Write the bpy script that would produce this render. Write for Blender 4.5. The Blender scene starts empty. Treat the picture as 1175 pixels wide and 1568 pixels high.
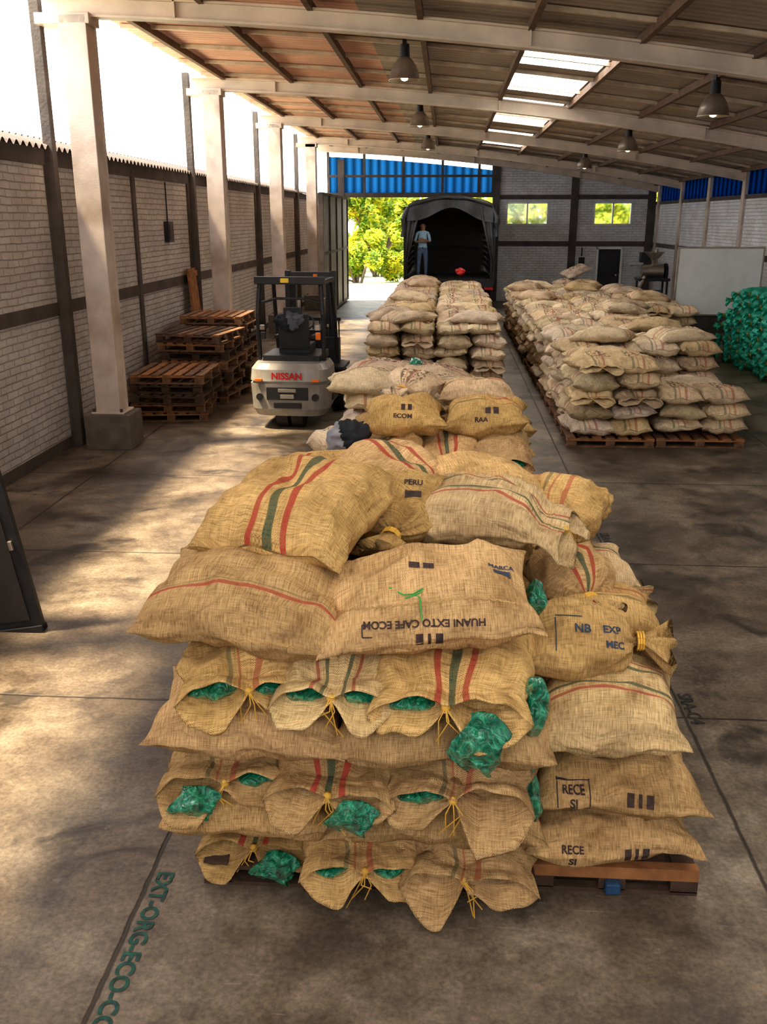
import bpy, bmesh, math, random
from mathutils import Vector, Matrix, noise, Euler
from mathutils.bvhtree import BVHTree
random.seed(7)
scn = bpy.context.scene
PI = math.pi

# ------------------------------------------------------------------ helpers
def nd(nt, typ, ins=None, **attrs):
    n = nt.nodes.new(typ)
    for k, v in attrs.items():
        setattr(n, k, v)
    for k, v in (ins or {}).items():
        if isinstance(v, bpy.types.NodeSocket):
            nt.links.new(v, n.inputs[k])
        else:
            n.inputs[k].default_value = v
    return n

def mth(nt, op, a, b=0.0, c=0.0):
    n = nt.nodes.new('ShaderNodeMath'); n.operation = op
    for i, v in enumerate((a, b, c)):
        if isinstance(v, bpy.types.NodeSocket): nt.links.new(v, n.inputs[i])
        else: n.inputs[i].default_value = v
    return n.outputs[0]

def mixc(nt, f, a, b, blend='MIX'):
    n = nt.nodes.new('ShaderNodeMix'); n.data_type = 'RGBA'; n.blend_type = blend
    for s, v in ((n.inputs[0], f), (n.inputs[6], a), (n.inputs[7], b)):
        if isinstance(v, bpy.types.NodeSocket): nt.links.new(v, s)
        elif isinstance(v, (int, float)): s.default_value = v
        else: s.default_value = (v[0], v[1], v[2], 1)
    return n.outputs[2]

def ramp(nt, f, stops):
    n = nt.nodes.new('ShaderNodeValToRGB')
    nt.links.new(f, n.inputs[0])
    el = n.color_ramp.elements
    while len(el) < len(stops): el.new(0.5)
    for e, (p, c) in zip(el, stops):
        e.position = p
        e.color = (c[0], c[1], c[2], 1) if not isinstance(c, (int, float)) else (c, c, c, 1)
    return n.outputs[0]

def newmat(name):
    m = bpy.data.materials.new(name); m.use_nodes = True
    nt = m.node_tree; b = nt.nodes['Principled BSDF']
    return m, nt, b

def pmat(name, col, rough=0.6, metal=0.0, ns=6.0, amt=0.25, bump=0.1, bs=40.0, dirt=None):
    m, nt, b = newmat(name)
    tc = nd(nt, 'ShaderNodeTexCoord')
    n1 = nd(nt, 'ShaderNodeTexNoise', {'Vector': tc.outputs['Object'], 'Scale': ns, 'Detail': 6.0})
    lo = tuple(c * (1 - amt) for c in col); hi = tuple(min(1, c * (1 + amt)) for c in col)
    c = ramp(nt, n1.outputs[0], [(0.3, lo), (0.7, hi)])
    if dirt:
        n3 = nd(nt, 'ShaderNodeTexNoise', {'Vector': tc.outputs['Object'], 'Scale': ns * .4, 'Detail': 8.0})
        c = mixc(nt, ramp(nt, n3.outputs[0], [(0.5, 0.0), (0.68, 0.7)]), c, dirt)
    nt.links.new(c, b.inputs['Base Color'])
    b.inputs['Roughness'].default_value = rough
    b.inputs['Metallic'].default_value = metal
    if bump:
        n2 = nd(nt, 'ShaderNodeTexNoise', {'Vector': tc.outputs['Object'], 'Scale': bs, 'Detail': 4.0})
        bp = nd(nt, 'ShaderNodeBump', {'Height': n2.outputs[0], 'Strength': bump, 'Distance': 0.02})
        nt.links.new(bp.outputs[0], b.inputs['Normal'])
    return m

class MB:
    def __init__(s): s.v = []; s.f = []; s.m = []; s.sm = []
    def add(s, vs, fs, m=0, smooth=False):
        o = len(s.v); s.v += [Vector(p) for p in vs]
        for f in fs: s.f.append([o + i for i in f]); s.m.append(m); s.sm.append(smooth)
    def box(s, c, d, m=0, rot=None):
        hx, hy, hz = d[0] / 2, d[1] / 2, d[2] / 2
        vs = [Vector((x, y, z)) for x in (-hx, hx) for y in (-hy, hy) for z in (-hz, hz)]
        if rot is not None:
            R = Euler(rot).to_matrix(); vs = [R @ v for v in vs]
        c = Vector(c)
        s.add([v + c for v in vs], [(0, 1, 3, 2), (4, 6, 7, 5), (0, 4, 5, 1), (2, 3, 7, 6), (0, 2, 6, 4), (1, 5, 7, 3)], m)
    def span(s, a, b, m=0):
        s.box([(a[i] + b[i]) / 2 for i in range(3)], [abs(b[i] - a[i]) for i in range(3)], m)
    def cyl(s, p0, p1, r0, r1=None, n=12, m=0, caps=True):
        r1 = r0 if r1 is None else r1
        p0 = Vector(p0); p1 = Vector(p1); d = (p1 - p0).normalized()
        a = d.orthogonal().normalized(); b = d.cross(a)
        vs = []
        for p, r in ((p0, r0), (p1, r1)):
            for i in range(n):
                t = 2 * PI * i / n; vs.append(p + a * math.cos(t) * r + b * math.sin(t) * r)
        s.add(vs, [(i, (i + 1) % n, n + (i + 1) % n, n + i) for i in range(n)], m, True)
        if caps:
            s.add(vs[:n], [tuple(range(n))[::-1]], m); s.add(vs[n:], [tuple(range(n))], m)
    def lathe(s, c, prof, n=24, m=0):
        vs = []; c = Vector(c)
        for r, z in prof:
            for i in range(n):
                t = 2 * PI * i / n; vs.append(c + Vector((r * math.cos(t), r * math.sin(t), z)))
        fs = []
        for k in range(len(prof) - 1):
            for i in range(n):
                j = (i + 1) % n; fs.append((k * n + i, k * n + j, (k + 1) * n + j, (k + 1) * n + i))
        s.add(vs, fs, m, True)
    def tube(s, pts, r, n=6, m=0):
        for a, b in zip(pts[:-1], pts[1:]): s.cyl(a, b, r, r, n, m)
    def grid(s, fn, nu, nv, m=0, smooth=True):
        vs = [fn(i / nu, j / nv) for i in range(nu + 1) for j in range(nv + 1)]
        fs = [(i * (nv + 1) + j, (i + 1) * (nv + 1) + j, (i + 1) * (nv + 1) + j + 1, i * (nv + 1) + j + 1) for i in range(nu) for j in range(nv)]
        s.add(vs, fs, m, smooth)
    def mesh(s, name, mats):
        me = bpy.data.meshes.new(name); me.from_pydata([tuple(v) for v in s.v], [], s.f)
        for m in mats: me.materials.append(m)
        me.polygons.foreach_set('material_index', s.m)
        me.polygons.foreach_set('use_smooth', s.sm)
        me.update(); return me
    def build(s, name, mats, parent=None, bevel=0, loc=None, rot=None):
        me = s.mesh(name, mats if isinstance(mats, list) else [mats])
        o = bpy.data.objects.new(name, me); scn.collection.objects.link(o)
        if bevel:
            b = o.modifiers.new('bevel', 'BEVEL'); b.width = bevel; b.segments = 2; b.limit_method = 'ANGLE'; b.angle_limit = math.radians(40)
        if loc: o.location = loc
        if rot: o.rotation_euler = rot
        if parent: o.parent = parent
        return o

def empty(name, loc=(0, 0, 0)):
    e = bpy.data.objects.new(name, None); e.location = loc; e.empty_display_size = .2
    scn.collection.objects.link(e); return e
def inst(name, me, parent, loc, rot=(0, 0, 0), scale=(1, 1, 1)):
    o = bpy.data.objects.new(name, me); scn.collection.objects.link(o)
    o.location = loc; o.rotation_euler = rot; o.scale = scale; o.parent = parent; return o

# ------------------------------------------------------------------ materials
def burlap(name, base, dark, kind='plain', v0=0.0, prints=0.0, bright=1.0, red=(.42, .035, .035)):
    m, nt, b = newmat(name)
    uv = nd(nt, 'ShaderNodeUVMap'); uv.uv_map = 'UVMap'
    sep = nd(nt, 'ShaderNodeSeparateXYZ', {'Vector': uv.outputs[0]})
    U, V = sep.outputs[0], sep.outputs[1]
    oi = nd(nt, 'ShaderNodeObjectInfo')
    off = nd(nt, 'ShaderNodeVectorMath', {0: uv.outputs[0]}, operation='ADD')
    cmb = nd(nt, 'ShaderNodeCombineXYZ', {0: mth(nt, 'MULTIPLY', oi.outputs['Random'], 37.0), 1: mth(nt, 'MULTIPLY', oi.outputs['Random'], 91.0)})
    nt.links.new(cmb.outputs[0], off.inputs[1])
    nz = nd(nt, 'ShaderNodeTexNoise', {'Vector': off.outputs[0], 'Scale': 25.0, 'Detail': 2.0})
    wu = mth(nt, 'ADD', U, mth(nt, 'MULTIPLY', nz.outputs[0], 0.007))
    wv = mth(nt, 'ADD', V, mth(nt, 'MULTIPLY', nz.outputs[0], 0.007))
    su = mth(nt, 'SINE', mth(nt, 'MULTIPLY', wu, 2 * PI / 0.0066))
    sv = mth(nt, 'SINE', mth(nt, 'MULTIPLY', wv, 2 * PI / 0.0066))
    weave = mth(nt, 'MULTIPLY_ADD', mth(nt, 'MULTIPLY', su, sv), 0.5, 0.5)
    mp1 = nd(nt, 'ShaderNodeMapping', {'Vector': off.outputs[0], 'Scale': (14, 230, 1)})
    n1 = nd(nt, 'ShaderNodeTexNoise', {'Vector': mp1.outputs[0], 'Scale': 1.0, 'Detail': 1.0})
    mp2 = nd(nt, 'ShaderNodeMapping', {'Vector': off.outputs[0], 'Scale': (230, 14, 1)})
    n2 = nd(nt, 'ShaderNodeTexNoise', {'Vector': mp2.outputs[0], 'Scale': 1.0, 'Detail': 1.0})
    st = mth(nt, 'ADD', mth(nt, 'MULTIPLY', n1.outputs[0], .8), mth(nt, 'MULTIPLY', n2.outputs[0], 1.2))
    st = mth(nt, 'MULTIPLY_ADD', mth(nt, 'SUBTRACT', st, 1.0), 1.15, 0.56)
    st = mth(nt, 'MULTIPLY_ADD', mth(nt, 'SUBTRACT', weave, .5), .62, st)
    big = nd(nt, 'ShaderNodeTexNoise', {'Vector': off.outputs[0], 'Scale': 3.5, 'Detail': 8.0, 'Roughness': .62})
    c = ramp(nt, st, [(0.05, tuple(x * bright for x in dark)), (0.85, tuple(x * bright for x in base))])
    mott = ramp(nt, big.outputs[0], [(0.28, (0.50, 0.44, 0.37)), (0.48, (.92, .90, .86)), (0.72, (1.2, 1.19, 1.16))])
    c = mixc(nt, 1.0, c, mott, 'MULTIPLY')
    rnd = mth(nt, 'MULTIPLY_ADD', oi.outputs['Random'], 0.34, 0.84)
    r2 = mth(nt, 'FRACT', mth(nt, 'MULTIPLY', oi.outputs['Random'], 13.7))
    rc = nd(nt, 'ShaderNodeCombineColor', {0: rnd, 1: mth(nt, 'MULTIPLY', rnd, .985), 2: mth(nt, 'MULTIPLY', rnd, mth(nt, 'MULTIPLY_ADD', r2, .22, .84))})
    c = mixc(nt, 1.0, c, rc.outputs[0], 'MULTIPLY')
    lw = nd(nt, 'ShaderNodeTexNoise', {'Vector': off.outputs[0], 'Scale': 3.0, 'Detail': 1.0})
    VV = mth(nt, 'ADD', V, mth(nt, 'MULTIPLY', mth(nt, 'SUBTRACT', lw.outputs[0], .5), .05))
    def stripe(c, vc, w, col, op=.85):
        d = mth(nt, 'ABSOLUTE', mth(nt, 'SUBTRACT', VV, vc))
        k = nd(nt, 'ShaderNodeMapRange', {0: d, 1: w, 2: w * .8, 3: 0.0, 4: op})
        f = mth(nt, 'MULTIPLY', k.outputs[0], mth(nt, 'MULTIPLY_ADD', st, .6, .45))
        return mixc(nt, mth(nt, 'MINIMUM', f, 1.0), c, col)
    RED = red; GRN = (.015, .08, .055)
    if kind == 'rgr':
        for dv, cc in ((-.045, RED), (0, GRN), (.045, RED)): c = stripe(c, v0 + dv, .0115, cc, .95)
    if kind == 'two':
        c = stripe(c, v0 - .05, .009, GRN, .6); c = stripe(c, v0 + .03, .011, RED, .65); c = stripe(c, v0 - .02, .004, RED, .6)
    if kind == 'red':
        c = stripe(c, v0, .009, RED, .8); c = stripe(c, v0 + .02, .003, GRN, .4)
    if kind == 'redwide':
        for dv, cc in ((-.07, RED), (-.035, GRN), (0.035, GRN), (.07, RED)): c = stripe(c, v0 + dv, .007, cc, .85)
    if prints > 0:
        pm = nd(nt, 'ShaderNodeTexNoise', {'Vector': off.outputs[0], 'Scale': 34.0, 'Detail': 1.0})
        rg = nd(nt, 'ShaderNodeMapRange', {0: mth(nt, 'ABSOLUTE', mth(nt, 'SUBTRACT', V, .06)), 1: .10, 2: .085, 3: 0.0, 4: 1.0})
        rg2 = nd(nt, 'ShaderNodeMapRange', {0: mth(nt, 'ABSOLUTE', U), 1: .22, 2: .2, 3: 0.0, 4: 1.0})
        f = mth(nt, 'MULTIPLY', mth(nt, 'GREATER_THAN', pm.outputs[0], .53), mth(nt, 'MULTIPLY', rg.outputs[0], rg2.outputs[0]))
        c = mixc(nt, mth(nt, 'MULTIPLY', f, prints), c, (.09, .05, .05))
    nt.links.new(c, b.inputs['Base Color'])
    b.inputs['Roughness'].default_value = .92
    b.inputs['Specular IOR Level'].default_value = .12
    fold = nd(nt, 'ShaderNodeTexNoise', {'Vector': off.outputs[0], 'Scale': 6.0, 'Detail': 4.0, 'Distortion': 1.2})
    bp0 = nd(nt, 'ShaderNodeBump', {'Height': fold.outputs[0], 'Strength': .9, 'Distance': .05})
    bp = nd(nt, 'ShaderNodeBump', {'Height': mth(nt, 'ADD', weave, mth(nt, 'MULTIPLY', st, .8)), 'Strength': .6, 'Distance': .003, 'Normal': bp0.outputs[0]})
    nt.links.new(bp.outputs[0], b.inputs['Normal'])
    return m

TAN = (.76, .53, .27); TAND = (.29, .165, .065)
M_bur = burlap('burlap_plain', TAN, TAND)
M_rgr = burlap('burlap_tricolor', TAN, TAND, 'rgr')
M_two = burlap('burlap_two_stripe', TAN, TAND, 'two')
M_red = burlap('burlap_red_line', TAN, TAND, 'red', v0=-.13)
M_wide = burlap('burlap_wide_stripe', (.84, .65, .41), (.34, .21, .10), 'redwide')
M_far = burlap('burlap_far', (.95, .82, .64), (.54, .40, .26), 'two', prints=.8)  # far burlap is paler: skylight brightness is put into its colour
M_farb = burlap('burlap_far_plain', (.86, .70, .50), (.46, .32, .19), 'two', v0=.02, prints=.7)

def green_plastic():
    m, nt, b = newmat('green_plastic_liner')
    tc = nd(nt, 'ShaderNodeTexCoord')
    n = nd(nt, 'ShaderNodeTexNoise', {'Vector': tc.outputs['Object'], 'Scale': 18.0, 'Detail': 3.0, 'Distortion': 1.8})
    c = ramp(nt, n.outputs[0], [(.3, (.0, .07, .04)), (.55, (.004, .26, .14)), (.75, (.10, .60, .38))])  # lightest stop paints the plastic's highlights into the colour
    nt.links.new(c, b.inputs['Base Color']); b.inputs['Roughness'].default_value = .14
    b.inputs['Transmission Weight'].default_value = .3
    bp = nd(nt, 'ShaderNodeBump', {'Height': n.outputs[0], 'Strength': 1.0, 'Distance': .02})
    nt.links.new(bp.outputs[0], b.inputs['Normal'])
    return m
M_green = green_plastic()
M_string = pmat('tie_string', (.62, .36, .06), .7, amt=.2, bump=0)
M_gstring = pmat('green_twine', (.05, .35, .08), .7, amt=.2, bump=0)
M_stitch = pmat('seam_twine', (.44, .27, .10), .8, amt=.3, bump=0)
M_ink = pmat('sack_ink', (.055, .032, .028), .9, ns=60, amt=.5, bump=0)
M_inkblue = pmat('sack_ink_blue', (.04, .055, .09), .9, ns=60, amt=.5, bump=0)

# ------------------------------------------------------------------ sack generator
def sst(a, b, x):
    t = max(0, min(1, (x - a) / (b - a))); return t * t * (3 - 2 * t)

def sack_mesh(name, L=.85, W=.55, H=.25, seed=0, e0='sewn', e1='sewn', nu=34, nv=44, mat=None, spill=0, bx=0.0, by=0.0, lump=1.0, gap=1.0, hem=.012, liner=True, side=0):
    rs = random.Random(seed)
    sv = Vector((rs.uniform(-50, 50), rs.uniform(-50, 50), rs.uniform(-50, 50)))
    girth = 2 * (W + H) * .86
    ph = rs.uniform(0, 6)
    skew = rs.uniform(-.08, .08)
    def prof(u, e):
        a = abs(u)
        if e == 'sewn': return (max(0, 1 - a ** 3.0) ** .55) * .97 + .035, 1 - .06 * a ** 5
        if e == 'open': return (max(0, 1 - a ** 3.0) ** .5) * .8 + .2, 1 - .06 * a ** 6
        return (max(0, 1 - a ** 2.6) ** .62) * .84 + .16, (max(0, 1 - a ** 3.6) ** .6) * .9 + .08
    cy = rs.uniform(-.08, .08)        # tie offset
    def gfun(yn):
        q = abs(yn - cy * (1 - abs(yn)))
        inner = min(1, q / .34) ** .8
        outer = max(0, 1 - abs(yn) ** 5)
        return inner * outer ** .7
    def post(p):
        p = Vector(p); p.z += bx * p.x * p.x + by * p.y * p.y; p.y += skew * p.x; return p
    angs = [-PI + 2 * PI * j / nv for j in range(nv)]
    asy = (1 + rs.uniform(-.35, .25), 1 + rs.uniform(-.35, .25))
    def mouth_ring(sgn, x, wf, top, bot, droop, inner=1.0, fwd=1.0):
        ring = []
        for j, th in enumerate(angs):
            s, c = math.sin(th), math.cos(th)
            yn = s
            g = gfun(yn)
            sd = asy[0] if yn > 0 else asy[1]
            y = W / 2 * wf * yn
            lob = sd * (1 + .55 * noise.noise(Vector((yn * 2.3, c * .5, seed * .37))))
            cc = min(1, abs(c) * 1.6)
            z = (top if c > 0 else -bot) * g * lob * inner * cc
            z -= droop * (abs(yn) ** 2 * .8 + .15)
            z += .018 * noise.noise(Vector((yn * 4, x * 9, seed + (3 if c > 0 else 0))))
            if c < 0: xx = x + fwd * (.10 * g * lob * cc - .02)
            else: xx = x - fwd * (.02 * g * cc + .01)
            p = post((sgn * xx, y, z)); ring.append((p, (sgn * xx, th / (2 * PI) * girth)))
        return ring
    def extra(sgn, e):
        out = []
        if e == 'open':
            for t, tp, bt in ((.15, .026, .034), (.35, .032, .048), (.6, .038, .064), (.8, .042, .074), (1.0, .045, .082)):
                out.append(mouth_ring(sgn, L / 2 + .10 * t, .93 + .12 * t, tp * gap, bt * gap, .055 * t * t, 1, t))
            out.append(mouth_ring(sgn, L / 2 + .106, 1.055, .042 * gap, .078 * gap, .056, .95, 1.02))
            out.append(mouth_ring(sgn, L / 2 + .092, 1.02, .038 * gap, .070 * gap, .050, .86, .93))
            out.append(mouth_ring(sgn, L / 2 + .05, .97, .034 * gap, .066 * gap, .028, .86, .5))
            out.append(mouth_ring(sgn, L / 2 - .02, .90, .028, .05, .0, .85, 0))
            out.append(mouth_ring(sgn, L / 2 - .10, .8, .016, .03, .0, .6, 0))
        elif e == 'tied':
            for t in (.1, .25, .5, .75, 1.0):
                ring = []
                for th in angs:
                    r = .028 + .085 * max(0, t - .2) ** .8
                    r *= 1 + (.32 * math.sin(7 * th + ph) + .2 * math.sin(3 * th)) * t
                    y = r * math.sin(th) * 1.2; z = r * math.cos(th) * .8 - .05 * t
                    xx = L / 2 + .02 + .14 * t + .03 * math.sin(5 * th + ph) * t
                    ring.append((post((sgn * xx, y, z)), (sgn * xx, th / (2 * PI) * girth)))
                out.append(ring)
        return out
    body = []
    for i in range(nu + 1):
        t = i / nu * 2 - 1
        u = math.sin(t * PI / 2) * .6 + t * .4
        e = e1 if u > 0 else e0; a = abs(u)
        h, w = prof(u, e)
        ring = []
        for th in angs:
            s, c = math.sin(th), math.cos(th)
            yn = math.copysign(abs(s) ** .80, s); zn = math.copysign(abs(c) ** .88, c)
            x = L / 2 * u; y = W / 2 * w * yn; z = H / 2 * h * zn
            sg = 1 if u > 0 else -1
            if e == 'sewn':
                x += sg * a ** 4 * (.05 * yn * yn - .03)
                z += .018 * a ** 4 * math.sin(yn * 8 + ph) * lump
                y += math.copysign(.012, yn) * a ** 6
            if e != 'tied': y += math.copysign(hem, s) * math.exp(-(c / .10) ** 2) * (1 + .3 * math.sin(x * 60))
            if e == 'tied':
                rr = 1 + .10 * a ** 3 * math.sin(th * 8 + ph) + .06 * a ** 3 * math.sin(th * 13)
                y *= rr; z *= rr; z -= .02 * a ** 4
            if e == 'open':
                bl = sst(.66, 1.0, a)
                zm = (.026 if c > 0 else -.034) * gfun(s) * gap * min(1, abs(c) * 1.6)
                z = z * (1 - bl) + zm * bl
                y = y * (1 - bl) + W / 2 * .93 * s * bl
                z += .022 * sst(.35, .9, a) * math.sin(abs(yn) * 9 + ph) * (1 - bl * .7) * (1 if c > 0 else -.4)
            if z < 0 and e != 'tied': z *= .88
            P = Vector((x, y, z))
            n1 = noise.noise(Vector((x * 2.8, y * 2.8, z * 4)) + sv) * .060
            q = Vector((x * 8, y * 8, z * 8)) + sv
            n2 = noise.noise(q) * .016
            n3 = (abs(noise.noise(Vector((x * 5.0, y * 10, z * 6)) + sv)) - .2) * -.055
            env = (1 - a ** 8)
            d = (n1 + n2 + n3) * lump * env * min(1, W / .45)
            P += Vector((0, yn * .8, zn)) * d
            ring.append((post(P), (x, th / (2 * PI) * girth)))
        body.append(ring)
    rings = extra(-1, e0)[::-1] + body + extra(1, e1)
    verts = []; uvl = []
    for r in rings:
        for p, uvp in r: verts.append(p); uvl.append(uvp)
    faces = []; fuv = []
    nr = len(rings)
    for i in range(nr - 1):
        for j in range(nv):
            k = (j + 1) % nv
            idx = (i * nv + j, (i + 1) * nv + j, (i + 1) * nv + k, i * nv + k)
            faces.append(idx)
            a = [list(uvl[q]) for q in idx]
            if k == 0:
                a[2][1] += girth; a[3][1] += girth
            fuv += a
    mi = [0] * len(faces)
    c0 = tuple(range(nv)); c1 = tuple((nr - 1) * nv + j for j in range(nv))[::-1]
    for c in (c0, c1):
        faces.append(c); mi.append(0); fuv += [list(uvl[q]) for q in c]
    mb = MB()
    for sgn, e in ((-1, e0), (1, e1)):
        if e == 'open':
            for sd in (-1, 1):
                if not liner or rs.random() < .5: continue
                def fn(a, b_, sd=sd):
                    th = a * 2 * PI; phh = b_ * PI
                    p = Vector((math.sin(phh) * math.cos(th) * .075, math.sin(phh) * math.sin(th) * W * .17, math.cos(phh) * .024 * gap))
                    k = 1 + .55 * noise.noise(p * 20 + sv)
                    return post(Vector((sgn * (L / 2 - .005), sd * W * .24, -.026)) + p * k)
                mb.grid(fn, 18, 12, 1)
            pts = [post(Vector((sgn * (L / 2 + .085), cy * W / 2, .0)))]
            if liner:
                for k in range(4):
                    q = post(Vector((sgn * (L / 2 + .11), rs.uniform(-.04, .04), -.05)))
                    r_ = post(Vector((sgn * (L / 2 + .12), rs.uniform(-.08, .08), rs.uniform(-.17, -.06))))
                    mb.tube([pts[0], q, r_], .0028, 5, 2)
            mb.lathe(pts[0] + Vector((sgn * -.012, 0, -.008)), [(0.001, -.018), (.017, -.012), (.02, 0), (.017, .012), (.001, .018)], 8, 2)
        elif e == 'tied':
            for k in range(3):
                cx = sgn * (L / 2 + .02 + .012 * k)
                pp = [post(Vector((cx, .046 * math.sin(t_ / 10 * 2 * PI), .038 * math.cos(t_ / 10 * 2 * PI) - .010))) for t_ in range(11)]
                mb.tube(pp, .006, 5, 2)
    if spill:
        sgn = 1 if e1 == 'open' else -1
        sy = (side or rs.choice((-1, 1))) * W * .20
        zl = .12 if spill < 2 else .25
        def fs_(a, b_):
            th = a * 2 * PI
            r = (.035 + .055 * math.sin(min(1, b_ * 1.1) * PI * .75)) * (1 + .13 * math.sin(5 * th + b_ * 6) + .08 * math.sin(11 * th - b_ * 5))
            if b_ < .02: r = .01
            y_ = math.sin(th) * r * (1.35 - .5 * b_); x_ = math.cos(th) * r * .35 + .03 + .05 * math.sin(b_ * PI * .8)
            zb = -b_ * zl + .0 - .02 * math.sin(3 * th) * b_
            p = Vector((x_, y_ + .02 * math.sin(b_ * 7), zb))
            p += Vector((1, .8, .5)) * .022 * noise.noise(p * 16 + sv) + Vector((1, 1, 1)) * .007 * noise.noise(p * 45 + sv)
            return post(Vector((sgn * (L / 2 + .07 + p.x), sy + p.y, p.z)))
        mb.grid(fs_, 60, 28, 1)
    off = len(verts)
    verts += mb.v
    for f, m_ in zip(mb.f, mb.m):
        faces.append([off + i for i in f]); mi.append(m_); fuv += [[0, 0]] * len(f)
    me = bpy.data.meshes.new(name)
    me.from_pydata([tuple(v) for v in verts], [], faces)
    for m_ in (mat or M_bur, M_green, M_string): me.materials.append(m_)
    me.polygons.foreach_set('material_index', mi)
    me.polygons.foreach_set('use_smooth', [True] * len(faces))
    uvL = me.uv_layers.new(name='UVMap')
    uvL.data.foreach_set('uv', [c for p in fuv for c in p])
    me.update()
    return me

# ------------------------------------------------------------------ projected printing
def font_mesh(txt, size, offset=.0):
    cu = bpy.data.curves.new('t', 'FONT'); cu.body = txt; cu.size = size; cu.align_x = 'CENTER'; cu.align_y = 'CENTER'; cu.offset = offset; cu.resolution_u = 3
    o = bpy.data.objects.new('t', cu); scn.collection.objects.link(o)
    dg = bpy.context.evaluated_depsgraph_get(); dg.update()
    me = bpy.data.meshes.new_from_object(o.evaluated_get(dg))
    bpy.data.objects.remove(o); return me

def print_on(target, items, center, right, up, name='printed_mark', mat=None, parent=None, lift=.0035):
    right = Vector(right).normalized(); up = Vector(up); up = (up - right * up.dot(right)).normalized()
    nrm = right.cross(up); center = Vector(center)
    bpy.context.view_layer.update()
    M = target.matrix_world
    bvh = BVHTree.FromPolygons([M @ v.co for v in target.data.vertices], [tuple(p.vertices) for p in target.data.polygons])
    bm = bmesh.new()
    for it in items:
        if it[0] == 't':
            me = font_mesh(it[1], it[2], it[2] * .03)
            b2 = bmesh.new(); b2.from_mesh(me)
            for v in b2.verts: v.co.x += it[3]; v.co.y += it[4]
            bmesh.ops.triangulate(b2, faces=b2.faces[:])
            for _ in range(2):
                es = [e for e in b2.edges if e.calc_length() > .02]
                if es: bmesh.ops.subdivide_edges(b2, edges=es, cuts=1)
                bmesh.ops.triangulate(b2, faces=b2.faces[:])
        else:
            _, cx, cy, w, h = it[:5]; an = it[5] if len(it) > 5 else 0
            b2 = bmesh.new(); nx = max(1, int(w / .015)); ny = max(1, int(h / .015))
            def P2(i, j):
                x = -w / 2 + w * i / nx; y = -h / 2 + h * j / ny
                return (cx + x * math.cos(an) - y * math.sin(an), cy + x * math.sin(an) + y * math.cos(an), 0)
            vs = [[b2.verts.new(P2(i, j)) for j in range(ny + 1)] for i in range(nx + 1)]
            for i in range(nx):
                for j in range(ny): b2.faces.new((vs[i][j], vs[i + 1][j], vs[i + 1][j + 1], vs[i][j + 1]))
        tmp = bpy.data.meshes.new('x'); b2.to_mesh(tmp); b2.free(); bm.from_mesh(tmp)
    dead = []
    for v in bm.verts:
        p = center + right * v.co.x + up * v.co.y
        hit, n, i, d = bvh.ray_cast(p + nrm * .6, -nrm, 1.2)
        if hit is None: dead.append(v)
        else: v.co = hit + nrm * lift
    bmesh.ops.delete(bm, geom=dead, context='VERTS')
    me = bpy.data.meshes.new(name); bm.to_mesh(me); bm.free()
    me.materials.append(mat or M_ink)
    o = bpy.data.objects.new(name, me); scn.collection.objects.link(o)
    if parent: o.parent = parent; o.matrix_parent_inverse = parent.matrix_world.inverted()
    return o
def stitches(n, x0, x1, f):
    out = []
    for i in range(n):
        x = x0 + (x1 - x0) * i / (n - 1); out.append(('r', x, f(x), (x1 - x0) / n * .95, .007, .5 * (-1) ** i))
    return out

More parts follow.
